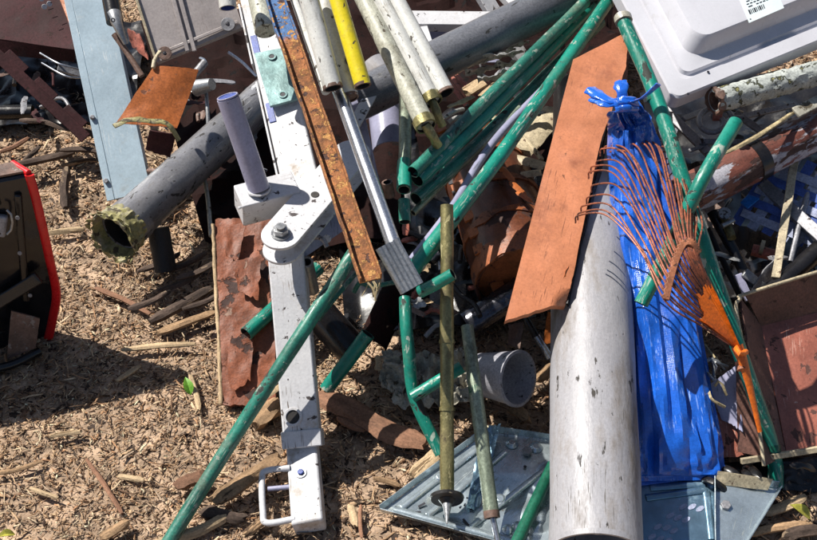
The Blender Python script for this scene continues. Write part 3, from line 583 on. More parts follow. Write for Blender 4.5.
# bracket and its upright tube
q0, q1 = P(238, 196, .385), P(296, 181, .385)
prof('bracket', q0, q1, rect(.052, .055), M['white'], t, n=Vector((0, -.25, 1)), bev=.002)
tb = tube('upright_tube', [P(259, 189, .388), P(228, 98, .545)], 22, M['lav'], t, seg=28, dent=.01, endw=-(22/2*S(P(259, 189, .388))))
ax = (P(228, 98, .545)-P(259, 189, .388)).normalized()
disc('tube_cap', P(228, 98, .545), .0165, ax, M['bluecap'], .003, tb)
disc('cap_rim', P(228, 98, .545)+ax*.0012, .0185, ax, M['lav'], .003, tb, hole=.86)
for q_ in ([P(238, 208, .375), P(262, 201, .375), P(290, 193, .375)],): tube('weld_bead', q_, 3, M['white'], t, seg=8, rough_r=.4, step=.003)
tube('weld_bead', [P(259, 189, .388)+Vector((.0195*math.cos(k*.7), .0195*math.sin(k*.7), .001)) for k in range(10)], 3, M['white'], t, seg=8, rough_r=.4, step=.003)
# lower leg
a, b = P(283, 226, .325), P(302, 446, .075); s = S(a)
fr = frame(a, b, NB); X = fr.col[0].xyz; Y = fr.col[1].xyz; Z = fr.col[2].xyz
lw = 36*s
prof('lower_leg', a, b, rect(lw, .045), M['white'], t, n=NB, bev=.003, sub=10)
c = P(293, 418, .0); pl = (a, b, a+X); c = onplane(293, 417, pl)
rg = disc('hole_ring', c+Y*.0005, .0165, Y, M['white'], .003, t, hole=.72); disc('round_hole', c+Y*.0004, .0125, Y, M['inside'], .0012, t, squash=.85)
# foot tube
f0, f1 = P(300, 432, .066), P(307, 522, .045)
prof('foot_tube', f0, f1, rect(lw*.84, .04), M['white'], t, n=NB, bev=.004, sub=4)
prof('leg_sleeve', a.lerp(b, .93), b+Z*.003, rect(lw+.006, .05, .002), M['white'], t, n=NB, bev=.002)
frf = frame(f0, f1, NB); Yf = frf.col[1].xyz; pf = (f0, f1, f0+frf.col[0].xyz); c = onplane(301, 473, pf)
o = disc('bolt_washer', c, .0105, Yf, M['alu'], .002, t); nut('bolt_head', c+Yf*.002, .006, Yf, .004, M['bluecap'], o)
hd = tube('handle', [P(290, 468, .055), P(266, 471, .05), P(262, 480, .045), P(263, 512, .035), P(267, 523, .033), P(295, 519, .04)], 6.5, M['white'], t, seg=12, step=.005)
tube('handle_bar', [P(268, 489, .04), P(290, 487, .045)], 5, M['lav'], t, seg=10)
# arm
ca = P(281, 234, .368); cb = P(352, 152, .385)
def stadium(c0, c1, hw, n, seg=14):
    z = (c1-c0).normalized(); y = n.cross(z).normalized(); L_ = []
    for i in range(seg+1): a_ = math.pi/2+math.pi*i/seg; L_.append(c0+z*math.cos(a_)*hw+y*math.sin(a_)*hw)
    for i in range(seg+1): a_ = -math.pi/2+math.pi*i/seg; L_.append(c1+z*math.cos(a_)*hw+y*math.sin(a_)*hw)
    return L_
pla = (ca, cb, ca+Vector((.1, -.02, -.004))); na = (pla[1]-pla[0]).cross(pla[2]-pla[0]).normalized()
if na.z < 0: na = -na
plate('arm', stadium(ca, cb, .034, na), .006, M['white'], t, bev=.001)
plate('arm', stadium(ca-na*.036, cb-na*.036, .034, na), .006, M['white'], t, bev=.001)
for k in (.30,):
    c = ca.lerp(cb, k+.16)+na*.0003; disc('arm_hole', c, .0075, na, M['inside'], .001, t); 
c = ca+na*.0005
o = disc('washer', c, .017, na, M['alu'], .003, t); o2 = nut('bolt_nut', c+na*.003, .0135, na, .011, M['alu'], o); tube('bolt_end', [c+na*.012, c+na*.019], -.008, M['alu'], o, seg=16)
t2 = thing('lavender_bracket', 'lavender grey bracket plate with a white rivet behind the bolted arm', 'bracket', P(330, 260, 0))
pb = [P(300, 258, .29), P(352, 218, .30), P(346, 196, .32), P(300, 226, .32)]
sheet('bracket_plate', [P(298, 262, .28), P(356, 222, .29), P(348, 188, .33), P(300, 226, .33)], M['lav'], .004, 8, 6, .001, 8, parent=t2)
disc('rivet', P(327, 239, .31), .0075, NB, M['white'], .003, t2)
tube('bent_rod', [P(312, 238, .315), P(322, 238, .325), P(327, 247, .315)], 5, M['iron'], t2, seg=8)
tag(tube('spigot_tube', [P(307, 262, .28), P(313, 290, .18)], 13, M['alu'], wall=.004), 'short grey tube with open top tucked beside the white leg', 'tube')
# teal plate
t = thing('teal_plate', 'rectangular teal grey plate with two bolt holes on the white beam', 'plate', P(277, 78, .4))
pb = (P(255, -10, .512), P(308, 215, .347), P(255, -10, .512)+Vector((.1, 0, .005))); op = lambda x, y: onplane(x, y, pb); nb = (pb[1]-pb[0]).cross(pb[2]-pb[0]).normalized(); nb = nb if nb.z > 0 else -nb
sheet('plate_face', [op(270, 106), op(299, 98), op(281, 48), op(254, 53)], M['teal'], .006, 10, 12, .0015, 18, parent=t)
for (x, y) in ((272, 57), (283, 95)): disc('hole_rim', op(x, y)+nb*.0008, .0085, nb, M['teal'], .002, t, hole=.6); disc('bolt_hole', op(x, y)+nb*.0009, .0052, nb, M['ink'], .001, t)
tag(tube('grey_post_end', [P(251, -40, .60), P(266, 31, .535)], 22, M['creampipe'], seg=26), 'thick grey post end resting on top of the white beam', 'post')
# flat white strip pieces right of the beam
tag(bar('lavender_strip', P(352, 92, .36), P(372, 182, .26), 15, 4, M['lav']), 'flat lavender strip behind the bright steel tube', 'strip')
tag(bar('white_strip', P(372, 92, .36), P(352, 128, .34), 12, 4, M['white']), 'short white strip under the ends of the white pipes', 'strip')

# rusty U channel
t = thing('rusty_channel', 'U shaped steel channel full of orange rust with blue paint at its top', 'channel', P(360, 280, 0))
a, b = P(266, -30, .60), P(371, 276, .42); s = S(b); wd = 23*s; th = .003; fl = .016
o = prof('channel_body', a, b, [(-wd/2, -fl), (wd/2, -fl), (wd/2, 0), (wd/2-th, 0), (wd/2-th, -fl+th), (-wd/2+th, -fl+th), (-wd/2+th, 0), (-wd/2, 0)], M['rust'], t, n=Vector((.12, -.5, 1)), bev=.0006, sub=30, wob=.002)
for k in range(9):
    p = b+Vector((random.uniform(-.012, .014), random.uniform(-.01, .02), -.012)); q = p+Vector((random.uniform(-.012, .02), random.uniform(-.03, -.010), random.uniform(-.035, -.01)))
    tube('straw', [p, p.lerp(q, .5)+Vector((.004, 0, .003)), q], -random.uniform(.0008, .002), M['straw'], t, seg=5, step=.01)
# bright steel tube with ribbed sleeve
t = thing('steel_tube', 'bright bluish steel tube ending in a ribbed flat aluminium sleeve', 'tube', P(405, 290, 0))
tube('tube_body', [P(296, -30, .58), P(397, 254, .405)], 13, M['steel'], t, seg=20)
a, b = P(388, 243, .432), P(413, 288, .378); s = S(a); wd = 25*s
pr = [(-wd/2, -.012)]+[(-wd/2+wd*i/10, (.0022 if i % 2 else 0)) for i in range(11)]+[(wd/2, -.012)]
inn = [(x*.84, -.0025 if y > -.005 else -.0098) for (x, y) in [(-wd/2, -.012), (-wd/2, 0), (wd/2, 0), (wd/2, -.012)]]
prof('ribbed_sleeve', a, b, pr[::-1], M['alu'], t, n=Vector((.25, -.6, 1)), bev=0)
fr = frame(a, b, Vector((.25, -.6, 1))); X = fr.col[0].xyz; Y = fr.col[1].xyz; Z = fr.col[2].xyz
plate('sleeve_opening', [b+X*x+Y*y+Z*.0006 for x, y in inn], .0004, M['ink'], t, bev=0)
tag(tube('thin_conduit', [P(284, -30, .57), P(326, 92, .50)], 8, M['whitepipe'], seg=14), 'thin white conduit squeezed between the rusty channel and the white pipes', 'pipe')

# white pipes
G = 'pipes sticking down from the top of the picture'
def wp(top, end, w, m, label, ht=.70, he=.55, open_=True, name='white_pipe'):
    p1 = P(end[0], end[1], he); p0 = P(top[0], top[1], ht); r = w/2*S(p1)
    t = thing(name, label, 'pipe', P(end[0], end[1]+60, 0), G)
    tube('pipe_wall', [p0, p1], -r, M[m], t, wall=.0028 if open_ else None, dent=.01, seg=26)
    if open_:
        d_ = (p1-p0).normalized(); tube('rusty_rim', [p1-d_*.005, p1+d_*.0006], -r*1.02, M['rustrim'], t, wall=.0035, rough_r=.03, seg=26)
    return t, p0, p1, r
wp((301, -30), (333, 88), 20, 'whitepipe', 'leftmost large white pipe with open end above the rusty channel', .66, .52)
t, p0, p1, r = wp((316, -30), (350, 98), 18, 'whitepipe', 'grimy white pipe with dirt plugged end left of the yellow pipe', .62, .49)
disc('dirt_plug', p1-(p1-p0).normalized()*.004, r*.88, (p1-p0), M['rustrim'], .002, t)
wp((329, -30), (363, 86), 17, 'yellow', 'bright yellow pipe with a rusty open end', .65, .515, name='yellow_pipe')
for (tp, en, w_, m_, lb, he, st) in (((350, -30), (425, 124), 20, 'creampipe', 'dirty cream pipe with brass stub, lowest of the three slanting pipes', .44, (438, 146)),
                                     ((366, -30), (432, 100), 18, 'whitepipe', 'middle slanting white pipe with a brass threaded stub', .45, (442, 126))):
    t, p0, p1, r = wp(tp, en, w_, m_, lb, he+.13, he, open_=False)
    d = (p1-p0).normalized(); p2 = p1+d*.032
    tube('end_collar', [p1-d*.012, p1+d*.006], -r*1.12, M['brass'], t, rough_r=.06, wall=.003)
    tube('brass_stub', [p1, p1.lerp(P(st[0], st[1], he-.04), .55), P(st[0], st[1], he-.045)], -r*.48, M['brass'], t, rough_r=.12, step=.003, wall=.0015)
wp((380, -30), (446, 93), 18, 'whitepipe', 'rightmost slanting white pipe with a clean open end', .58, .455)

# dark grey beam and white frames behind
t = thing('round_grey_pipe', 'thick round dark grey pipe slanting behind the white pipes', 'pipe', P(470, 60, 0))
tube('pipe_wall', [P(352, 103, .33), P(596, -18, .43)], 42, M['darkbeam'], t, wall=.004, seg=40, dent=.02)
tag(bar('white_frame_bar', P(404, 17, .36), P(492, 18, .36), 17, 12, M['white'], n=Vector((0, -.4, 1))), 'horizontal white frame bar at the top behind the white pipes', 'bar')
tag(bar('white_frame_bar', P(476, -20, .40), P(530, 68, .24), 14, 10, M['white'], n=Vector((0, -.4, 1))), 'slanting white frame bar crossing behind the round grey pipe', 'bar')
tag(bar('white_frame_bar', P(500, -14, .38), P(535, 22, .36), 12, 10, M['white'], n=Vector((0, -.4, 1))), 'short white frame bar above the round grey pipe near the green posts', 'bar')
tag(bar('white_block', P(423, 26, .35), P(430, 48, .35), 9, 8, M['white'], n=Vector((0, -.4, 1))), 'small white block standing against the round grey pipe', 'block')
tag(sheet('navy_panel', [P(405, 62, .28), P(500, 62, .28), P(490, 24, .33), P(400, 20, .33)], M['lav'], .004, 6, 6, .002, 8), 'flat lavender panel between the white frame bar and the round grey pipe', 'panel')
# lavender gutter piece
def half(name, a, b, rpx, m, parent=None, arc=(20, 160), th=.003, seg=16, n=None):
    s = S(a); r = rpx*s; pts = [(r*math.cos(R(x)), r*math.sin(R(x))) for x in np.linspace(arc[0], arc[1], seg)]
    pr = pts+[(x*(1-th/r), y*(1-th/r)) for x, y in pts[::-1]]; return prof(name, a, b, pr, m, parent, n=n, bev=0)
tag(half('gutter_piece', P(383, 92, .26), P(390, 150, .20), 17, M['lav'], arc=(0, 180)), 'curved lavender grey gutter piece below the white pipe ends', 'gutter')
tag(half('curved_offcut', P(372, 66, .30), P(398, 96, .27), 16, M['pvc'], arc=(-10, 150)), 'curved grey offcut above the lavender gutter piece', 'offcut')
# crumpled strips and broken slats
for k, (a, b, w_) in enumerate([((462, 62), (516, 48), 7), ((465, 70), (520, 60), 6), ((468, 50), (530, 40), 6), ((478, 78), (520, 70), 5), ((470, 56), (524, 52), 4)]):
    tag(sheet('foil_strip', [P(a[0], a[1]+w_, .31+.01*k), P(b[0], b[1]+w_, .31+.012*k), P(b[0], b[1], .33+.012*k), P(a[0], a[1], .33+.01*k)], M['foil'], .001, 20, 3, .012, 40, ridge=True), 'crumpled silvery strip below the round grey pipe', 'strip', 'crumpled silvery strips below the round grey pipe')
sl_ = [((466, 92), (482, 82), 16, 'cream tile like slat left of the second one under the silvery strips'), ((484, 98), (500, 84), 15, 'cream tile like slat nearest the green posts under the silvery strips'),
       ((520, 150), (556, 108), 26, 'wide pale board just left of the terracotta panel top'), ((506, 156), (546, 166), 13, 'cream slat lying across beside the terracotta panel'),
       ((513, 176), (541, 172), 9, 'short cream slat below the crossing one beside the terracotta panel'), ((520, 132), (542, 160), 5, 'narrow white batten on the pale boards'),
       ((505, 168), (527, 200), 6, 'narrow rusty slat edging the dark drum'), ((556, 90), (568, 76), 16, 'small pale board end between green posts and terracotta panel')]
for a, b, w_, lb in sl_:
    tag(chunk('broken_slat', [P(a[0], a[1], .24), P(b[0], b[1], .25)], w_, 5, M['rustrim' if 'rusty' in lb else 'palewood' if 'tile' in lb else 'tan'], endw=.95, rough=.05), lb, 'slat')
for k, (a, b) in enumerate([((452, 76), (482, 116)), ((456, 74), (490, 112)), ((448, 80), (476, 120)), ((460, 80), (486, 104))]):
    tag(chunk('rusty_fibre_bar', [P(a[0], a[1], .20+.01*k), P(b[0], b[1], .22)], 5, 3, M['pinkrust']), 'thin rusty splintered bar under the end of the right white pipe', 'bar', 'rusty splintered bars by the right white pipe')

# ================================================================== ORANGE AND BLACK DRUM
t = thing('striped_drum', 'dark brown drum with orange bands imitating light between slot shadows, behind the green posts', 'drum', P(510, 300, 0))
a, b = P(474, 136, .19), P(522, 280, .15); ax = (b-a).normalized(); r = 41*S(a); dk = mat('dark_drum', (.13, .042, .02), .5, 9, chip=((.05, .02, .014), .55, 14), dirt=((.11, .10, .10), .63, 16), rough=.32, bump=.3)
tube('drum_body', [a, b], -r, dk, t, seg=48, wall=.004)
disc('drum_end', b-ax*.02, r*.985, ax, M['drumband'], .003, t, seg=48)
for k, e in ((.30, .05), (.52, .05), (.73, .06), (.90, .17)): tube('lit_stripe_band', [a.lerp(b, k), a.lerp(b, min(1, k+e*.6))], -(r+.003), M['drumband'], t, seg=48, wall=.004, jag=.06)  # bands on the dark body imitate stripes of light and slot shadow
xx = Vector((-.75, .1, .5)); xx = (xx-ax*xx.dot(ax)).normalized()
for k in range(9):
    q = a.lerp(b, .02+.105*k)+xx*(r+.004); bar('orange_tab', q, q+ax*.022, 12, 3, M['orangedark'], t, n=xx+Vector((.2, -.5, .8)))
tt = thing('slotted_strip', 'burnt orange strip with black slots running down left of the dark drum', 'strip', P(490, 280, 0))
q0, q1 = P(447, 160, .22), P(506, 306, .12); prof('strip_body', q0, q1, rect(.026, .004), M['orangedark'], tt, bev=.0005)
fr = frame(q0, q1)
for k in range(11):
    c0 = q0.lerp(q1, .04+k*.087); prof('slot', c0+fr.col[1].xyz*.0007, c0.lerp(q1, .045)+fr.col[1].xyz*.0007, rect(.03 if k % 3 else .018, .002, .001), M['ink'], tt, bev=0)
for k, (x0, y0, x1, y1, w_) in enumerate([(500, 166, 514, 182, 8), (510, 182, 526, 196, 7), (516, 192, 532, 202, 6)]):
    tag(chunk('orange_shard', [P(x0, y0, .285), P(x1, y1, .28)], w_, 2, M['orangedark'], endw=.3), 'small burnt orange shard on the edge of the dark drum', 'shard', 'orange shards on the drum edge')

# ================================================================== GREEN POSTS
def post(pts, w, label, m='green', open_=True, name='green_post', cat='post', caps=False, endw=None, dent=.03, seg=22, **k):
    pp = [P(*q) for q in pts]
    t = thing(name, label, cat, Vector((pp[-1].x, pp[-1].y, 0)))
    tube('post_tube', pp, w, M[m], t, wall=.0018 if open_ else None, dent=dent, seg=seg, **k)
    return t, pp
t, pp = post([(583, 4, .43), (472, 114, .39), (413, 172, .38)], 11.5, 'dull rusty green post, uppermost of the slanting bundle', 'green2')
tube('end_cap', [pp[0], pp[0]+(pp[0]-pp[1]).normalized()*.008], -.0125, M['greendark'], t, seg=16)
post([(594, 4, .40), (476, 124, .37), (417, 180, .36)], 13, 'bright green post, second from the top of the slanting bundle')
post([(600, 22, .36), (476, 146, .33), (416, 199, .32)], 12.5, 'green post hidden partly under the second, third of the slanting bundle', 'green2')
post([(520, 108, .36), (450, 176, .32), (413, 213, .30)], 7, 'thin grey green rod lying beneath the slanting bundle', 'patina')
t, pp = post([(606, 4, .42), (510, 142, .37), (457, 213, .34), (402, 284, .30)], 13, 'long bright green post, rightmost of the slanting bundle')
tube('end_cap', [pp[0], pp[0]+(pp[0]-pp[1]).normalized()*.008], -.0150, M['greendark'], t, seg=16)
post([(566, 66, .37), (495, 140, .35), (453, 206, .325), (411, 261, .30)], 7.5, 'slim lavender rod along the rightmost green post of the bundle', 'lav', name='lavender_rod', cat='rod')
t, pp = post([(366, 238, .315), (352, 256, .30), (300, 336, .235), (230, 444, .11), (165, 548, .02)], 14, 'long scuffed green post crossing in front of the white leg to the ground', 'green2')
post([(360, 268, .20), (330, 304, .17), (318, 320, .15)], 5, 'thin pale green rod below the long green post', 'green2', name='green_rod', cat='rod', seg=10)
tag(tube('green_wire', [P(396, 282, .20), P(372, 286, .19), P(360, 283, .19), P(354, 292, .17)], 5, M['green2'], seg=10), 'bent green wire under the ribbed sleeve', 'wire')
post([(318, 268, .12), (246, 334, .10)], 14, 'green post end poking out left of the white leg')
post([(368, 334, .12), (350, 358, .08), (326, 390, .03)], 15, 'dark shaded green post right of the white leg')
post([(405, 298, .22), (406, 325, .20), (409, 354, .165), (412, 388, .12), (420, 412, .09), (441, 454, .045)], 12.5, 'bent green tube with a kink left of the brassy stake')
post([(412, 397, .12), (462, 367, .16)], 12.5, 'short green tube stub crossing over the brassy stake')
t, pp = post([(420, 292, .30), (436, 284, .32), (453, 274, .34)], 12.5, 'short green tube stub with open end behind the top of the brassy stake')
t, pp = post([(405, 95, .40), (405, 140, .38), (404, 190, .36)], 12, 'dark upright steel tube with green open end left of the bundle', 'patina')
tube('green_sleeve', [pp[1].lerp(pp[2], .45), pp[2]+Vector((0, 0, .002))], -.0135, M['green'], t, wall=.002, seg=18)
post([(404, 200, .335), (405, 222, .315)], 12, 'short green ring of tube just below the upright tube', 'green2')
tag(tube('rust_ring', [P(387, 182, .35), P(390, 196, .32)], 11, M['rustrim'], wall=.003), 'small brown rusty tube end right of the steel tube', 'tube')
# right side posts
t, pp = post([(624, 22, .56), (657, 100, .49), (683, 180, .42), (703, 243, .355), (740, 353, .215), (772, 448, .07), (776, 487, .015)], 14.5, 'long green post running down the right side to the ground')
tube('pale_cap', [pp[0]+Vector((-.002, .012, .004)), pp[0]], -.0165, M['bag'], t, seg=16, rough_r=.05)
r_ = 14.5/2*S(pp[0])
tube('joint_collar', [pp[5]+Vector((0, .004, .004)), pp[5]-Vector((0, .004, .004))], -(r_*1.12), M['greendark'], t, wall=.003, seg=20)
tube('joint_collar', [P(655, 98, .49)+Vector((0, .004, .003)), P(655, 98, .49)-Vector((0, .004, .003))], -(r_*1.1), M['greendark'], t, wall=.003, seg=20)
post([(736, 122, .50), (703, 178, .465), (672, 243, .375), (641, 304, .30)], 14.5, 'short green post crossing over the long one and under the rake')
post([(553, 465, .045), (514, 548, .045)], 12, 'dark green post lying on the metal sheet under the big pipe', 'greendark')

# ================================================================== STAKES
t = thing('ground_anchor', 'brassy ground anchor stake with disc and spike on the metal sheet', 'stake', P(447, 515, 0))
a, m1, b = P(447, 205, .385), P(447, 350, .215), P(447, 497, .065)
tube('shaft', [a, b], 13, M['brass'], t, wall=.003, seg=20, dent=.03, endw=14.5, rough_r=.03)
ax = (b-a).normalized(); r = 14.5/2*S(b)
for k in (.26, .47, .70): c = a.lerp(b, k); tube('weld_ring', [c, c+ax*.006], -(r*1.12), M['brass'], t, seg=18, rough_r=.05)
dn = (ax+(CAM-b).normalized()*.55).normalized()
dc = mat('blackened_steel', (.045, .042, .04), .3, 20, chip=((.2, .17, .12), .66, 60), rough=.4, metal=.5, bump=.4)
def cone(name, c, n, r0, r1, h, m, parent, seg=32):
    n = n.normalized(); x = n.orthogonal().normalized(); y = n.cross(x); V = []
    for (r, z) in ((r0, 0), (r1, h)):
        for s in range(seg): a_ = 6.28318*s/seg; V.append(c+(x*math.cos(a_)+y*math.sin(a_))*r+n*z)
    Fc = [tuple(range(seg))[::-1], tuple(range(seg, 2*seg))]+[(s, (s+1) % seg, seg+(s+1) % seg, seg+s) for s in range(seg)]
    return mk(name, V, Fc, m, parent, bev=.0006)
cone('flange_disc', b, dn, .029, .027, .006, dc, t); cone('hub_cone', b+dn*.006, dn, .015, .008, .008, dc, t); cone('spike', b+dn*.012, dn, .0085, .0012, .036, M['alu'], t)
t = thing('zinc_rod', 'greenish zinc stake with thin tip, right of the brassy stake', 'stake', P(497, 540, 0))
a, b = P(467, 326, .215), P(492, 517, .065)
tube('shaft', [a, b], 12.5, M['patina'], t, wall=.002, seg=20, dent=.03, endw=15.5, rough_r=.03)
c = a.lerp(b, .33); ax = (b-a).normalized(); tube('green_band', [c, c+ax*.012], -(13.6/2*S(c)), M['greendark'], t, seg=18)
tube('thin_tip', [b-ax*.02, P(500, 552, .04)], 6, M['steel'], t, seg=12)
tube('end_collar', [b-ax*.01, b+ax*.002], -(16.5/2*S(b)), M['rustrim'], t, seg=18, wall=.004)
# dark pieces mid
tag(tube('shiny_pipe', [P(520, 292, .13), P(468, 326, .08)], 30, mat('dark_chrome', (.10, .10, .115), .4, 16, dirt=((.02, .02, .02), .55, 20), rough=.16, metal=.8, bump=.35), wall=.003, dent=.04, seg=32), 'shiny blackened pipe under the bottom of the terracotta panel', 'pipe')
t = thing('grey_pot', 'grey speckled plastic pipe mouth lying open toward the right', 'pot', P(505, 400, 0))
sp = mat('speckled_grey', (.36, .36, .40), .1, 10, chip=((.02, .02, .02), .63, 70), rough=.4, bump=.2)
M['speckled'] = sp
a = P(480, 374, .075); b2 = a+Vector((.064, -.048, .040)); tube('pot_wall', [a, b2], 42, sp, t, endw=-.050, wall=.003, seg=40, inmat='speckled')
tube('rim', [b2-Vector((.0030, -.0022, .0019)), b2+Vector((.0010, -.0008, .0006))], -.0515, sp, t, wall=.0055, seg=48, inmat='speckled')
tag(sheet('crumpled_bag', [P(395, 408, .03), P(478, 402, .04), P(476, 346, .05), P(382, 352, .05)], M['bag'], .0015, 40, 26, .035, 24, jag=.05, ridge=True, ang=22), 'crumpled cloudy plastic bag behind the two stakes', 'bag')
tag(sheet('crumpled_leaf_bag', [P(378, 384, .04), P(404, 398, .04), P(408, 352, .07), P(382, 348, .07)], M['bag'], .0015, 20, 20, .03, 30, jag=.06, ridge=True, ang=22), 'crumpled dry brownish scrap left of the cloudy plastic bag', 'scrap')
for (a, b, w_, lb) in [((318, 312), (352, 350), 34, 'black curved rubber piece right of the white leg'), ((398, 288), (372, 345), 30, 'dark brown glossy pipe piece under the ribbed sleeve')]:
    tag(half('curved_piece', P(a[0], a[1], .10), P(b[0], b[1], .05), w_/2, M['black'] if 'rubber' in lb else M['brown'], arc=(-20, 200)), lb, 'scrap')
t = thing('black_hose', 'black looping hose in the gap behind the brassy stake', 'hose', P(470, 290, 0))
for q in ([(434, 262), (440, 256), (448, 262), (446, 272), (438, 272)], [(460, 262), (462, 248), (474, 246), (484, 254), (488, 268)], [(452, 284), (462, 296), (474, 304), (480, 316)], [(410, 232), (424, 238), (440, 232), (452, 238)], [(455, 225), (470, 232), (480, 244), (500, 262)]):
    tube('hose_loop', [P(x, y, .12) for x, y in q], 5, M['blackrub'], t, seg=10)
tag(tube('black_rod', [P(524, 316, .10), P(536, 336, .07)], 8, M['black'], endw=8), 'short black rod below the torn corner of the terracotta panel', 'rod')
tag(tube('silver_rod', [P(535, 334, .07), P(550, 358, .04)], 8, M['steel'], seg=14), 'short scratched silver rod pointing at the big pipe', 'rod')
tag(sheet('orange_fragment', [P(543, 345, .06), P(556, 342, .06), P(556, 312, .10), P(548, 312, .10)], M['orangedark'], .003, 6, 8, .006, 30, jag=.08), 'orange fragment between silver rod and big pipe', 'scrap')
tag(sheet('yellow_fragment', [P(508, 345, .05), P(520, 348, .05), P(524, 322, .08), P(509, 324, .08)], M['rustrim'], .003, 6, 8, .006, 30, jag=.08), 'small brown torn fragment below the terracotta panel corner', 'scrap')

# ================================================================== METAL SHEETS ON THE GROUND
def tray(name, label, quad, m, lip=.012, amp=.002, dots=(), slots=(), feats=()):
    t = thing(name, label, 'metal sheet', quad[0]); c = [Vector(q) for q in quad]
    def fn(u, v):
        h = 0
        for (fu, fv, fr, fh) in feats:
            d = math.hypot(u-fu, v-fv)/fr
            if d < 1: h += fh*(1-d*d)**2
        return h
    sheet('sheet_face', c, M[m], .0015, 60, 44, amp, 5, parent=t, fn=fn)
    n = (c[1]-c[0]).cross(c[3]-c[0]).normalized(); n = n if n.z > 0 else -n; cen = sum(c, Vector())/4
    for i in range(4):
        p, q = c[i], c[(i+1) % 4]; o = ((p+q)/2-cen); o = (o-(q-p)*(o.dot(q-p)/(q-p).length_squared)).normalized()
        sheet('folded_lip', [p, q, q+n*lip+o*.004, p+n*lip+o*.004], M[m], .0015, 24, 2, .0008, 12, parent=t)
    return t, n, cen
pl = (P(381, 510, .022), P(488, 431, .03), P(640, 452, .03)); op = lambda x, y: onplane(x, y, pl)
t, n, cen = tray('galvanised_sheet', 'bluish galvanised sheet with folded lip lying under the two stakes', [op(381, 511), op(560, 560), op(650, 455), op(488, 431)], 'galv', feats=((.62, .72, .16, .010), (.45, .42, .20, -.012), (.72, .30, .14, .008), (.25, .22, .16, -.006), (.85, .6, .12, .006), (.78, .2, .05, .006), (.88, .26, .05, .006)))
for k in range(10): c = op(458+4.5*(k % 5)+(k//5)*2, 504-2.4*(k % 5)+(k//5)*5)+n*.003; disc('punched_hole', c, .0017, n, M['ink'], .001, t, seg=10, bev=0)
for (x0, y0, x1, y1) in ((418, 508, 425, 504), (412, 514, 421, 513), (417, 517, 419, 513), (463, 520, 470, 528), (470, 511, 473, 507)): prof('punched_slot', op(x0, y0)+n*.003, op(x1, y1)+n*.003, rect(.0035, .001, .0005), M['ink'], t, n=n, bev=0)
nut('bolt', op(527, 454)+n*.004, .009, n, .008, M['iron'], t); disc('rim_hole', op(506, 434)+n*.003, .004, n, M['alu'], .002, t, hole=.6); disc('punched_hole', op(525, 468)+n*.003, .003, n, M['ink'], .001, t, seg=10, bev=0)
for (x, y) in ((508, 530), (518, 527), (528, 530), (516, 536), (527, 538)): c = op(x, y)+n*.001; cone('dimple', c, n, .011, .005, .004, M['galv'], t, 16)
for a_, b_ in (((402, 508), (490, 440)), ((428, 516), (505, 452)), ((470, 528), (545, 470)), ((394, 509), (512, 541))):
    tube('embossed_rib', [op(*a_)+n*.0015, op(*b_)+n*.0015], 7, M['galv'], t, seg=14, flat=.45, rough_r=.02)
for (x, y) in ((500, 500), (536, 448), (512, 444), (440, 478)): cone('dimple', op(x, y)+n*.001, n, .012, .006, .005, M['galv'], t, 18)
tag(sheet('twisted_scrap', [op(466, 512)+n*.006, op(480, 508)+n*.004, op(500, 434)+n*.03, op(482, 434)+n*.02], M['galvdark'], .0015, 10, 26, .006, 20, jag=.04, ridge=True), 'thin dark twisted strip of metal lying on the galvanised sheet', 'strip')
pl = (P(640, 500, .035), P(775, 490, .035), P(700, 550, .025)); op = lambda x, y: onplane(x, y, pl)
t, n, cen = tray('slotted_sheet', 'dark blue metal sheet with rows of oval slots below the blue bag', [op(620, 570), op(722, 560), op(716, 478), op(630, 470)], 'galvdark', lip=.005, amp=.0003)
for j, row in enumerate([[(683, 507), (692, 507), (700, 509)], [(670, 516), (678, 518), (686, 520)], [(658, 527), (667, 528), (674, 531)], [(652, 537), (660, 539), (668, 541)]]):
    for (x, y) in row: plate('slot_light_oval', [op(x+4.6*math.cos(a_)*.85+2.4*math.sin(a_)*.6, y-4.6*math.cos(a_)*.5+2.4*math.sin(a_)*.8)+n*.0012 for a_ in [k*6.28318/12 for k in range(12)]], .0012, M['strapw'], t, bev=0)  # pale ovals imitate light showing through the slots
for a_, b_ in (((646, 498), (706, 490)), ((706, 492), (712, 540)), ((650, 488), (704, 484))):
    tube('embossed_rib', [op(*a_)+n*.001, op(*b_)+n*.001], 8, M['galvdark'], t, seg=14, flat=.45, rough_r=.02)
t, n, cen = tray('corner_sheet', 'pale galvanised corner piece with raised edge beyond the big pipe', [op(716, 566)+n*.006, op(734, 560)+n*.006, op(777, 490)+n*.006, op(714, 484)+n*.012], 'galv', lip=.014)
sheet('tan_flange', [op(714, 488)+n*.013, op(766, 494)+n*.012, op(768, 488)+n*.03, op(714, 480)+n*.03], M['tan'], .002, 10, 3, .002, 20, parent=t)
nut('knob', op(724, 509)+n*.008, .009, n, .008, M['iron'], t)

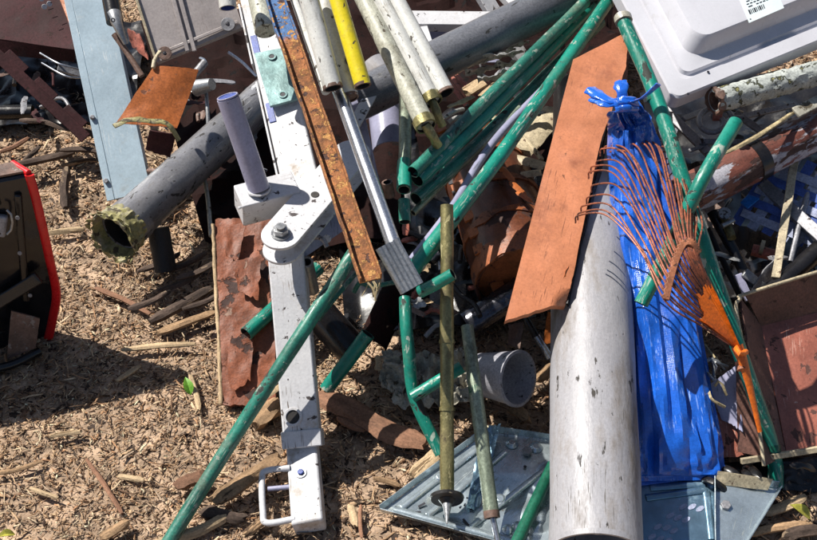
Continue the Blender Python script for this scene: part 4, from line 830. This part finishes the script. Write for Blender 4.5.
# ================================================================== BIG PVC PIPE AND TERRACOTTA PANEL
t = thing('pvc_pipe', 'thick light grey plastic drain pipe running from the bottom edge up the pile', 'pipe', P(597, 545, 0))
a = P(596, 552, .118); b = P(588, 95, .30); r = 47*S(a); Pr = r
tube('pipe_wall', [a, b], -r, M['pvc'], t, wall=.0035, seg=56, dent=.012, jag=.04, inmat='pvc')
tube('end_bead', [a-(b-a).normalized()*.003, a+(b-a).normalized()*.006], -(r+.0012), M['pvc'], t, wall=.004, seg=56, inmat='pvc')
t = thing('terracotta_panel', 'long terracotta orange painted panel leaning over the big grey pipe', 'panel', P(540, 330, 0))
pl = (P(505, 320, .265), P(568, 301, .27), P(574, 60, .425)); op = lambda x, y: onplane(x, y, pl); n = (pl[1]-pl[0]).cross(pl[2]-pl[0]).normalized(); n = n if n.z > 0 else -n
rt = [(567, 301), (629, 34)]; rt = [(567, 301), (573, 276), (600, 143), (614, 104), (626, 66), (629, 31)]
lf_ = [(505, 321), (573, 60)]
V = []; ns = 60; mm = 16; Fc = []
def lerpl(L_, t_): t_ *= len(L_)-1; i = min(int(t_), len(L_)-2); f = t_-i; return (L_[i][0]*(1-f)+L_[i+1][0]*f, L_[i][1]*(1-f)+L_[i+1][1]*f)
for side in (0, 1):
    for j in range(ns+1):
        v = j/ns; A = lerpl(lf_, v); B = lerpl(rt, v); B = (B[0]+.8*noise.noise(Vector((v*26, 3, 1))), B[1])
        for i in range(mm+1):
            u = i/mm; x, y = A[0]*(1-u)+B[0]*u, A[1]*(1-u)+B[1]*u
            if j == 0: y += .8*noise.noise(Vector((u*9, 1, 9)))
            p = op(x, y); h = .004*noise.noise(p*7)+.002*noise.noise(p*25)
            if u > .78 and v < .10: h -= .02*(u-.78)*(.10-v)/.10/.22
            V.append(p+n*(h-(.012 if side else 0)))
k = (ns+1)*(mm+1)
for j in range(ns):
    for i in range(mm):
        q = j*(mm+1)+i; f = (q, q+1, q+mm+2, q+mm+1); Fc += [f, tuple(x+k for x in f)[::-1]]
edge = list(range(mm+1))+[j*(mm+1)+mm for j in range(1, ns+1)]+[ns*(mm+1)+i for i in range(mm-1, -1, -1)]+[j*(mm+1) for j in range(ns-1, 0, -1)]
for s_ in range(len(edge)): x, y = edge[s_], edge[(s_+1) % len(edge)]; Fc.append((y, x, x+k, y+k))
mk('panel_face', V, Fc, M['orange'], t, frame(pl[0], pl[2], n))
sheet('torn_flap', [op(560, 290)-n*.006, op(569, 287)-n*.006, op(572, 262)+n*.0, op(565, 272)+n*.003], M['orangedark'], .002, 8, 8, .004, 40, jag=.08, parent=t)
o = sheet('edge_shade_strip', [op(569, 300)-n*.012, op(573, 300)-n*.03, op(616, 112)-n*.03, op(612, 112)-n*.012], M['black'], .003, 6, 20, .002, 20, parent=t)  # black strip stands in for shade along the panel's right side

# ================================================================== BLUE BAG
t = thing('blue_bag', 'long bright blue tarpaulin bag tied in a knot lying beside the big pipe', 'bag', P(680, 480, 0))
rows = [(626, 104, .45, 7, 7), (627, 112, .44, 10, 9), (629, 124, .415, 17, 14), (634, 150, .375, 22, 16), (642, 200, .31, 27, 18), (652, 260, .24, 31, 19), (662, 330, .175, 35, 20), (671, 400, .115, 38, 18), (677, 445, .075, 41, 12), (680, 470, .05, 43, 6), (681, 481, .04, 42, 1.5)]
C = [P(*q[:3]) for q in rows]; n1 = 110; sg = 72; CC = catmull(C, n1); V = []; Fc = []
for i in range(n1+1):
    tt_ = i/n1*(len(rows)-1); j = min(int(tt_), len(rows)-2); f = tt_-j; hw = (rows[j][3]*(1-f)+rows[j+1][3]*f)*S(CC[i]); hh = (rows[j][4]*(1-f)+rows[j+1][4]*f)*S(CC[i])
    T = (CC[min(i+1, n1)]-CC[max(i-1, 0)]).normalized(); nn = Vector((.10, -.5, 1)); y = (nn-T*nn.dot(T)).normalized(); x = y.cross(T).normalized(); v = i/n1
    for s_ in range(sg):
        a_ = 6.28318*s_/sg; ca_, sa_ = math.cos(a_), math.sin(a_); e_ = .72
        px_ = math.copysign(abs(ca_)**e_, ca_); py_ = math.copysign(abs(sa_)**e_, sa_)
        gather = max(0, 1-v*3.2); q = Vector((px_*1.9, v*3.5, py_*1.2))
        wr = .010*(0.5-abs(noise.noise(q*2.0+Vector((5, 0, 0)))))*2+.0055*(0.5-abs(noise.noise(Vector((px_*5, v*4, py_*3)))))*2+.0018*noise.noise(Vector((px_*11, v*26, py_*8)))
        wr += gather*.006*math.sin(a_*9+v*9)
        k_ = 1
        V.append(CC[i]+x*(px_*hw)+y*(py_*hh)+(x*px_*.6+y*py_)*wr*(.4 if v > .95 else 1))
Fc = [tuple(range(sg))[::-1], tuple(range(n1*sg, n1*sg+sg))]
for i in range(n1):
    for s_ in range(sg): s2 = (s_+1) % sg; Fc.append((i*sg+s_, i*sg+s2, (i+1)*sg+s2, (i+1)*sg+s_))
mk('bag_body', V, Fc, M['tarp'], t, frame(C[0], C[-1]), ang=26)
def ear(pts, w0, w1): 
    tube('knot_end', [P(*q) for q in pts], w0, M['tarp'], t, endw=w1, seg=20, flat=.4, rough_r=.25, step=.004, dent=.1)
tube('knot', [P(617, 104, .465), P(624, 101, .477), (P(635, 103, .465))], 11, M['tarp'], t, seg=22, rough_r=.22, step=.003)
tube('knot', [P(618, 110, .460), P(626, 108, .470), (P(636, 109, .460))], 8, M['tarp'], t, seg=22, rough_r=.22, step=.003)
ear([(620, 103, .465), (606, 99, .470), (590, 90, .465)], 9, 15); ear([(624, 102, .470), (622, 92, .485), (620, 82, .490)], 8, 14); ear([(628, 102, .470), (642, 98, .505), (659, 84, .535)], 6, 8)
ear([(618, 104, .465), (604, 104, .467), (594, 98, .460)], 7, 12)
bar('bottom_seam', P(640, 484, .042), P(722, 473, .042), 4, 3, M['tarp'], t, sub=12, wob=.003)

# ================================================================== RAKE
t = thing('leaf_rake', 'rusty orange fan rake head with long bent tines spread over the blue bag', 'rake', P(755, 430, 0))
hub = P(741, 352, .285); HT = .42
br = [(666, 302, .385), (671, 280, .40), (677, 260, .415), (684, 246, .43), (692, 246, .43), (699, 256, .415)]
BR = catmull([P(*q) for q in br], 40)
tips = [(576, 218), (582, 208), (588, 198), (591, 185), (594, 175), (596, 165), (598, 152), (605, 147), (614, 149), (624, 142), (631, 139), (640, 142), (648, 146), (655, 153), (660, 162), (667, 168), (673, 178), (678, 188), (683, 198), (687, 210)]
nt_ = 25
for k in range(nt_):
    u = k/(nt_-1); bp = BR[int(round(u*40))]; x, y = lerpl(tips, u); dr = random.uniform(-3, 3)
    tip = P(x+dr, y+random.uniform(-4, 4), .385-.02*u); 
    # the tine runs straight on past the brace and then hooks
    d = (bp-hub).normalized(); far = bp.lerp(tip, .80)+Vector((.012*(1-u)+.006, .006, .030)); mid = bp.lerp(far, .5)+Vector((.002+random.uniform(-.006, .006), 0, .006+random.uniform(-.004, .006)))
    tp2 = tip+Vector((-.003*(1-u), .002, -.018))
    tube('tine', [hub, hub.lerp(bp, .5), bp, mid, far, tip, tp2], 2.1, M['tine'], t, seg=7, endw=1.7, step=.01)
# the orange webbed root of the fan
q = [hub+Vector((0, 0, .001)), BR[4].lerp(hub, .52), BR[20].lerp(hub, .50), BR[38].lerp(hub, .56)]
V = []; nu = 24; 
for j in range(9):
    v = j/8
    for i in range(nu+1):
        u = i/nu; bpt = BR[int(2+u*37)]; reach = .74*(1-.18*abs(math.sin(u*11)))*(.8+.2*math.sin(u*3.1)); p = hub.lerp(bpt, v*reach)
        V.append(p+Vector((0, -.002, .0045+.0012*math.cos(u*nu*math.pi))))
kk = len(V); V += [p-Vector((0, 0, .0022)) for p in V]
Fc = []
for j in range(8):
    for i in range(nu): a_ = j*(nu+1)+i; f = (a_, a_+1, a_+nu+2, a_+nu+1); Fc += [f, tuple(x+kk for x in f)[::-1]]
mk('fan_root', V, Fc, M['rakeorange'], t)
o = []
V = []; wv = .0095; nn = Vector((.1, -.5, 1)).normalized()
for i, p in enumerate(BR):
    T = (BR[min(i+1, 40)]-BR[max(i-1, 0)]).normalized(); sd = nn.cross(T).normalized(); up = T.cross(sd)
    sgn = 1 if (hub-p).dot(sd) > 0 else -1; z = Vector((0, 0, .006))
    e1_ = .0035 if i % 2 else 0      # toothed upper edge
    V += [p+z-sd*sgn*(wv*.5+e1_), p+z+sd*sgn*wv*.5, p+z+sd*sgn*wv*.5-nn*.006, p+z-sd*sgn*(wv*.5+e1_)-nn*.006]
Fc = [(3, 2, 1, 0), tuple(160+x for x in (0, 1, 2, 3))]
for i in range(40):
    for s_ in range(4): s2 = (s_+1) % 4; Fc.append((i*4+s_, i*4+s2, i*4+4+s2, i*4+4+s_))
mk('brace', V, Fc, M['brace'], t, bev=.0008)
tube('ferrule_clip', [P(735, 346, .292), P(740, 354, .300), P(746, 352, .29)], 6, M['rakeorange'], t, seg=10, rough_r=.2)
tube('socket', [P(737, 346, .288), P(743, 362, .27), P(750, 388, .235), P(760, 432, .18)], 14, M['rakeorange'], t, endw=5, seg=18, flat=.6, wall=.0015, inmat='rakeorange')
tube('tang', [P(740, 362, .265), P(742, 370, .26)], 10, M['brace'], t, seg=12)

# ================================================================== WHITE LID
A0 = P(674, 100, .42); B0 = P(860, 24, .47); D0 = P(612, -20, .53)
ux = (B0-A0).normalized(); nl = ux.cross(D0-A0).normalized(); nl = nl if nl.z > 0 else -nl; vy = nl.cross(ux).normalized()
if vy.dot(D0-A0) < 0: vy = -vy
shear = (D0-A0).dot(ux)/(D0-A0).dot(vy)
t = thing('appliance_cover', 'large white enamelled appliance cover with raised centre and printed label at the upper right', 'cover', P(760, 100, 0))
LU, LV = .80, .62; ringsd = [(0, -.035), (.0, -.004), (.003, 0), (.030, .001), (.033, -.006), (.040, -.006), (.043, .001), (.062, .002), (.067, .004), (.078, .031), (.083, .0365), (.090, .0372)]
def rr(d, rad, seg=8):
    x0, y0, x1, y1 = d, d, LU-d, LV-d; o = []
    for (cx, cy, a0) in ((x0+rad, y0+rad, 180), (x1-rad, y0+rad, 270), (x1-rad, y1-rad, 0), (x0+rad, y1-rad, 90)):
        for i in range(seg+1): a_ = R(a0+90*i/seg); o.append((cx+rad*math.cos(a_), cy+rad*math.sin(a_)))
    o2 = []
    for i in range(len(o)):
        p, q = o[i], o[(i+1) % len(o)]; o2.append(p)
        if (i+1) % (seg+1) == 0: o2 += [(p[0]+(q[0]-p[0])*k/16, p[1]+(q[1]-p[1])*k/16) for k in range(1, 16)]
    return o2
V = []; Fc = []
def lp(u, v, z): return A0+ux*(u+shear*v)+vy*v+nl*z
for (d, z) in ringsd:
    rad = .02 if d < .05 else .035
    V += [lp(u, v, z) for u, v in rr(d, rad)]
kk = len(rr(0, .02)); 
for j in range(len(ringsd)-1):
    for s_ in range(kk): s2 = (s_+1) % kk; Fc.append((j*kk+s_, j*kk+s2, (j+1)*kk+s2, (j+1)*kk+s_))
Fc.append(tuple(range((len(ringsd)-1)*kk, len(ringsd)*kk)))
mk('cover_shell', V, Fc, M['enamel'], t, ang=28)
pll = (lp(0, 0, .0374), lp(.1, 0, .0374), lp(0, .1, .0374)); ol = lambda x, y: onplane(x, y, pll)
c0, c1, c2, c3 = (749, 23), (784, 8), (774, -16), (738, -4)
lb = plate('label', [ol(*c0)+nl*.0006, ol(*c1)+nl*.0006, ol(*c2)+nl*.0006, ol(*c3)+nl*.0006], .0006, M['paper'], t, bev=0)
def lq(u, v): 
    a_ = Vector((c0[0]+(c1[0]-c0[0])*u, c0[1]+(c1[1]-c0[1])*u)); b_ = Vector((c3[0]+(c2[0]-c3[0])*u, c3[1]+(c2[1]-c3[1])*u)); p = a_.lerp(b_, v); return ol(p.x, p.y)+nl*.0009
for (v, u0, u1) in ((.10, .05, .10), (.52, .14, .3), (.52, .36, .92), (.62, .12, .5), (.62, .55, .98), (.72, .14, .40), (.72, .46, .9), (.82, .12, .7), (.92, .2, .8)):
    nk = max(1, int((u1-u0)/.09))
    for i in range(nk): a_ = u0+(u1-u0)*i/nk; prof('print_mark', lq(a_, v), lq(a_+(u1-u0)/nk*.72, v), rect(.0022, .0003, .0002), M['ink'], lb, n=nl, bev=0)
for i in range(9):
    u = .12+.45*i/9; prof('barcode_bar', lq(u, .26), lq(u, .42), rect(.0018 if i % 3 else .0034, .0003, .0002), M['ink'], lb, n=nl, bev=0)
plr = (lp(0, 0, .002), lp(.1, 0, .002), lp(0, .1, .002))
for (x, y) in ((708, 72), (688, 94)): disc('screw_hole', onplane(x, y, plr)+nl*.0005, .0025, nl, M['ink'], .0008, t, seg=12, bev=0)

# ================================================================== RIGHT SIDE SCRAP
t = thing('lichen_pipe', 'old pipe crusted with white and black lichen under the white cover', 'pipe', P(760, 120, 0))
a, b = P(714, 101, .40), P(850, 64, .42)
tube('pipe_wall', [a, b], 25, M['lichen'], t, wall=.006, seg=36, rough_r=.07, step=.004, inmat='rustrim')
tube('rusty_rim', [a-(b-a).normalized()*.003, a+(b-a).normalized()*.010], -(25/2*S(a)*1.08), M['rustrim'], t, wall=.005, seg=36, rough_r=.10, step=.003, jag=.15, inmat='rustrim')
t = thing('iron_scrollwork', 'grey wrought iron piece with a curled scroll and crossing bars', 'ironwork', P(715, 150, 0))
sc = [P(742+0, 118, .30)]
for i in range(22): a_ = .3+i*.37; rr_ = 19-.62*i; sc.append(P(714+rr_*math.cos(a_)*1.05, 122-rr_*math.sin(a_)*.85, .30))
tube('scroll', sc, 5.5, M['iron'], t, seg=12, step=.005, endw=6.5)
tube('scroll_tip', [sc[-1], P(722, 117, .302)], 8, M['pinkrust'], t, seg=10)
for (a, b, w_) in (((664, 108), (740, 182), 9), ((684, 118), (704, 110), 6), ((735, 112), (775, 140), 7), ((742, 116), (796, 104), 6), ((700, 141), (772, 142), 6), ((690, 150), (720, 140), 4)):
    bar('iron_bar', P(a[0], a[1], .28), P(b[0], b[1], .26), w_, w_*.6, M['iron'], t, bev=.0015)
tag(sheet('grey_cloth_strip', [P(676, 198, .26), P(693, 186, .26), P(676, 140, .33), P(655, 108, .38)], M['lav'], .002, 8, 16, .006, 20), 'narrow grey strip right of the long green post', 'strip')
t = thing('peeling_pipe', 'thick rusty red pipe with peeling grey paint and a black band', 'pipe', P(750, 200, 0))
a, b = P(672, 203, .25), P(850, 112, .33); ax = (b-a).normalized(); r = 42/2*S(a)
tube('pipe_wall', [a, b], -r, M['peel'], t, wall=.005, seg=40, rough_r=.02, dent=.02)
c = P(756, 160, .29); c = a+ax*(c-a).dot(ax); tube('black_band', [c-ax*.011, c+ax*.013], -(r+.002), M['black'], t, wall=.003, seg=40)
tag(chunk('grass_stalk', [P(720, 156, .36), P(760, 134, .365), P(806, 104, .37)], 5, 3, M['straw'], endw=.4), 'thin tan stalk lying along the peeling red pipe', 'stalk')
tag(bar('grey_board', P(796, 112, .375), P(850, 84, .385), 12, 3, M['bag']), 'narrow grey board end at the right edge above the peeling pipe', 'board')
tag(tube('yellow_rod', [P(700, 196, .20), P(762, 172, .21), P(850, 122, .22)], 4, M['tan'], seg=8), 'thin cream rod along the underside of the peeling pipe', 'rod')
# webbing
t = thing('webbed_chair_seat', 'blue and white woven webbing of a folded lawn chair at the right edge', 'chair', P(790, 240, 0))
wpl = (P(740, 215, .17), P(860, 262, .17), P(770, 165, .24)); ow = lambda x, y: onplane(x, y, wpl); nw = (wpl[1]-wpl[0]).cross(wpl[2]-wpl[0]).normalized(); nw = nw if nw.z > 0 else -nw
for k in range(8):
    x0 = 744+15*k; prof('webbing_strap', ow(x0-8, 224+5.2*k)+nw*.002*(k % 2), ow(x0+38, 152+5.2*k)+nw*.002*(k % 2), rect(.022, .0015), M['strapw' if k % 2 else 'strap'], t, n=nw, bev=0, sub=6, wob=.003)
for k in range(5):
    y0 = 213-12*k; x0 = 742+7*k; prof('webbing_strap', ow(x0, y0)+nw*.0035, ow(x0+112, y0+46)+nw*.0035, rect(.017, .0015), M['strap' if k % 2 else 'strapw'], t, n=nw, bev=0, sub=10, wob=.003)
bar('seat_bar', P(762, 182, .22), P(850, 262, .20), 12, 10, M['iron'], t)
bar('seat_bar', P(744, 190, .20), P(782, 228, .17), 7, 6, M['darkbeam'], t)
tag(plate('blue_plastic_chip', [P(740, 202, .21), P(748, 194, .215), P(760, 198, .215), P(748, 208, .21)], .004, M['brightblue']), 'bright blue plastic piece under the peeling red pipe', 'plastic')
tag(bar('wooden_lath', P(795, 158, .27), P(776, 277, .17), 8, 4, M['tan'], sub=6, wob=.002), 'pale wooden lath standing above the rusty tub', 'lath')
t = thing('black_lever', 'black lever arm with a small brass joint above the rusty tub', 'lever', P(740, 290, 0))
tube('arm', [P(712, 212, .20), P(734, 252, .16), P(758, 300, .10)], 11, M['black'], t); tube('joint', [P(722, 216, .20), P(732, 238, .19)], 9, M['brass'], t, rough_r=.15); disc('knob', P(724, 214, .215), .012, NB, M['iron'], .008, t)
tube('brass_pin', [P(722, 226, .21), P(734, 220, .215)], 5, M['alu'], t, seg=10)
bar('grey_lever_end', P(745, 272, .15), P(770, 292, .12), 9, 5, M['alu'], t); bar('grey_lever_end', P(738, 274, .14), P(750, 300, .11), 8, 5, M['lav'], t)
tag(tube('black_bar', [P(764, 300, .14), P(830, 240, .18)], 20, M['black'], seg=22), 'thick black bar reaching the right edge above the tub', 'bar')
tag(tube('black_bar', [P(696, 200, .18), P(716, 246, .14), P(742, 300, .08)], 6, M['blackrub'], seg=12), 'thin black bar right of the long green post', 'bar')
tag(tube('grey_strut', [P(814, 172, .24), P(800, 222, .20), P(790, 262, .17)], 6, M['iron'], seg=12), 'thin grey strut right of the wooden lath', 'strut')
t = thing('orange_coupling', 'small orange and brown coupling in the dark above the tub', 'coupling', P(765, 265, 0))
tube('coupling_body', [P(752, 250, .12), P(776, 256, .12)], 12, M['pinkrust'], t, rough_r=.1); tube('ring', [P(760, 247, .13), P(764, 248, .13)], 15, M['tan'], t, wall=.004)
tag(sheet('grey_plastic_fin', [P(752, 290, .13), P(778, 276, .13), P(776, 258, .16), P(764, 270, .15)], M['iron'], .003, 6, 6, .004, 20), 'grey triangular plastic fin at the foot of the wooden lath', 'plastic')
tag(sheet('grey_plastic_fin', [P(790, 252, .17), P(812, 236, .17), P(806, 220, .19), P(794, 234, .18)], M['iron'], .003, 6, 6, .004, 20), 'grey curved plastic fin right of the wooden lath', 'plastic')
# rusty tub
t = thing('rusty_tub', 'pinkish red rusty tray with a rolled rim at the right edge', 'tub', P(780, 465, 0))
rim = [P(739, 306, .19), P(744, 296, .195), P(760, 290, .20), P(870, 256, .20)]
fl_ = [P(761, 326, .12), P(870, 300, .12), P(870, 446, .045), P(787, 454, .045)]
sheet('tub_floor', [fl_[3], fl_[2], fl_[1], fl_[0]], M['tub'], .004, 18, 20, .003, 9, parent=t)
sheet('back_wall', [fl_[0], fl_[1], P(870, 256, .20), P(745, 294, .197)], M['tubwall'], .004, 14, 8, .002, 9, parent=t)
sheet('side_wall', [fl_[3], fl_[0], P(741, 298, .195), P(766, 466, .075)], M['tubwall'], .004, 14, 8, .002, 9, parent=t)
tube('rolled_rim', [P(764, 466, .078), P(755, 400, .13), P(737, 315, .19), P(740, 299, .197), P(752, 292, .20), P(870, 256, .204)], 4, M['tan'], t, seg=10, step=.006)
bar('front_rim', P(742, 462, .068), P(870, 442, .075), 6, 5, M['tan'], t, n=Vector((0, -.8, .6)))
tag(sheet('red_plate', [P(706, 460, .04), P(746, 455, .045), P(734, 412, .09), P(712, 412, .085)], M['tub'], .003, 10, 8, .004, 14, jag=.03), 'small torn red plate between the blue bag and the tub', 'plate')
tag(sheet('plum_scrap', [P(722, 420, .08), P(742, 432, .09), P(734, 366, .14), P(712, 384, .12)], M['lav'], .002, 10, 12, .008, 20, jag=.03), 'dull purple grey scrap of sheet above the small red plate', 'scrap')
tag(sheet('brown_sheet_scrap', [P(738, 452, .06), P(768, 458, .06), P(752, 380, .14), P(736, 372, .15)], M['tubwall'], .003, 8, 12, .005, 16), 'brown scrap of sheet metal under the tip of the rake socket', 'scrap')
t = thing('wire_tangle', 'tangle of pale wires and twigs between the blue bag and the rake', 'wire', P(712, 400, 0))
for k in range(9):
    x, y = random.uniform(700, 718), random.uniform(345, 395); tube('wire', [P(x, y, .14), P(x+random.uniform(2, 10), y+random.uniform(-6, 12), .15), P(x+random.uniform(4, 20), y+random.uniform(4, 18), .13)], 3, M['straw' if k % 2 else 'alu'], t, seg=6)
for k, (x0, y0, x1, y1) in enumerate([(700, 478, 728, 492), (720, 466, 748, 486), (742, 470, 758, 490), (790, 466, 815, 470), (760, 478, 744, 466)]):
    tag(chunk('black_shred', [P(x0, y0, .04+.006*k), P((x0+x1)/2, (y0+y1)/2-3, .055), P(x1, y1, .04)], 9, 5, M['black'], endw=.4), 'black plastic shred below the rusty tub', 'plastic', 'black plastic shreds below the tub')

# ---- small broken scraps lying in the gaps
def scraps(n, box, h, label, group, mats_):
    for k in range(n):
        x, y = random.uniform(box[0], box[1]), random.uniform(box[2], box[3]); a_ = random.uniform(0, 3.1416); l_ = random.uniform(5, 15); hh = random.uniform(*h)
        p, q = P(x-l_*math.cos(a_), y-l_*math.sin(a_)*.7, hh), P(x+l_*math.cos(a_), y+l_*math.sin(a_)*.7, hh+random.uniform(-.02, .02)); m_ = M[random.choice(mats_)]
        if k % 3 == 0: o = tube('scrap_fragment', [p, p.lerp(q, .5)+Vector((random.uniform(-.012, .012), random.uniform(-.012, .012), .01)), q], random.uniform(2.5, 5), m_, seg=8, rough_r=.1)
        elif k % 3 == 1: o = chunk('scrap_fragment', [p, q], random.uniform(4, 9), random.uniform(1.5, 3), m_, rough=.35)
        else:
            d = (q-p); e = Vector((-d.y, d.x, 0)).normalized()*random.uniform(.008, .018); o = sheet('scrap_fragment', [p-e, q-e*.6, q+e, p+e*.7], m_, .0015, 8, 6, .008, 30, jag=.12, ridge=True)
        tag(o, label, 'scrap', group)
scraps(22, (395, 530, 225, 335), (.06, .12), 'small broken scrap in the dark gap behind the two stakes', 'scraps behind the stakes', ['iron', 'rustrim', 'alu', 'black', 'palewood', 'pinkrust'])
scraps(14, (695, 815, 205, 285), (.08, .15), 'small broken scrap in the dark gap above the rusty tub', 'scraps above the tub', ['iron', 'rustrim', 'alu', 'black', 'bag', 'lav'])
scraps(14, (450, 560, 50, 125), (.26, .30), 'small broken scrap between the round grey pipe and the green posts', 'scraps by the round grey pipe', ['iron', 'rustrim', 'foil', 'black', 'tan', 'pinkrust'])
scraps(14, (150, 262, 80, 200), (.10, .14), 'small broken scrap in the shade behind the grey pipe', 'scraps behind the grey pipe', ['iron', 'rustrim', 'maroon', 'black', 'alu'])
scraps(10, (5, 100, 60, 125), (.09, .12), 'small dark scrap under the maroon panel', 'scraps under the maroon panel', ['iron', 'maroon', 'black', 'rustrim'])
scraps(12, (320, 420, 290, 370), (.03, .07), 'small broken scrap under the ribbed sleeve beside the white leg', 'scraps beside the white leg', ['iron', 'rustrim', 'black', 'palewood', 'wood'])
scraps(10, (660, 790, 100, 175), (.16, .24), 'small broken scrap under the white cover', 'scraps under the white cover', ['iron', 'rustrim', 'alu', 'black', 'bag'])
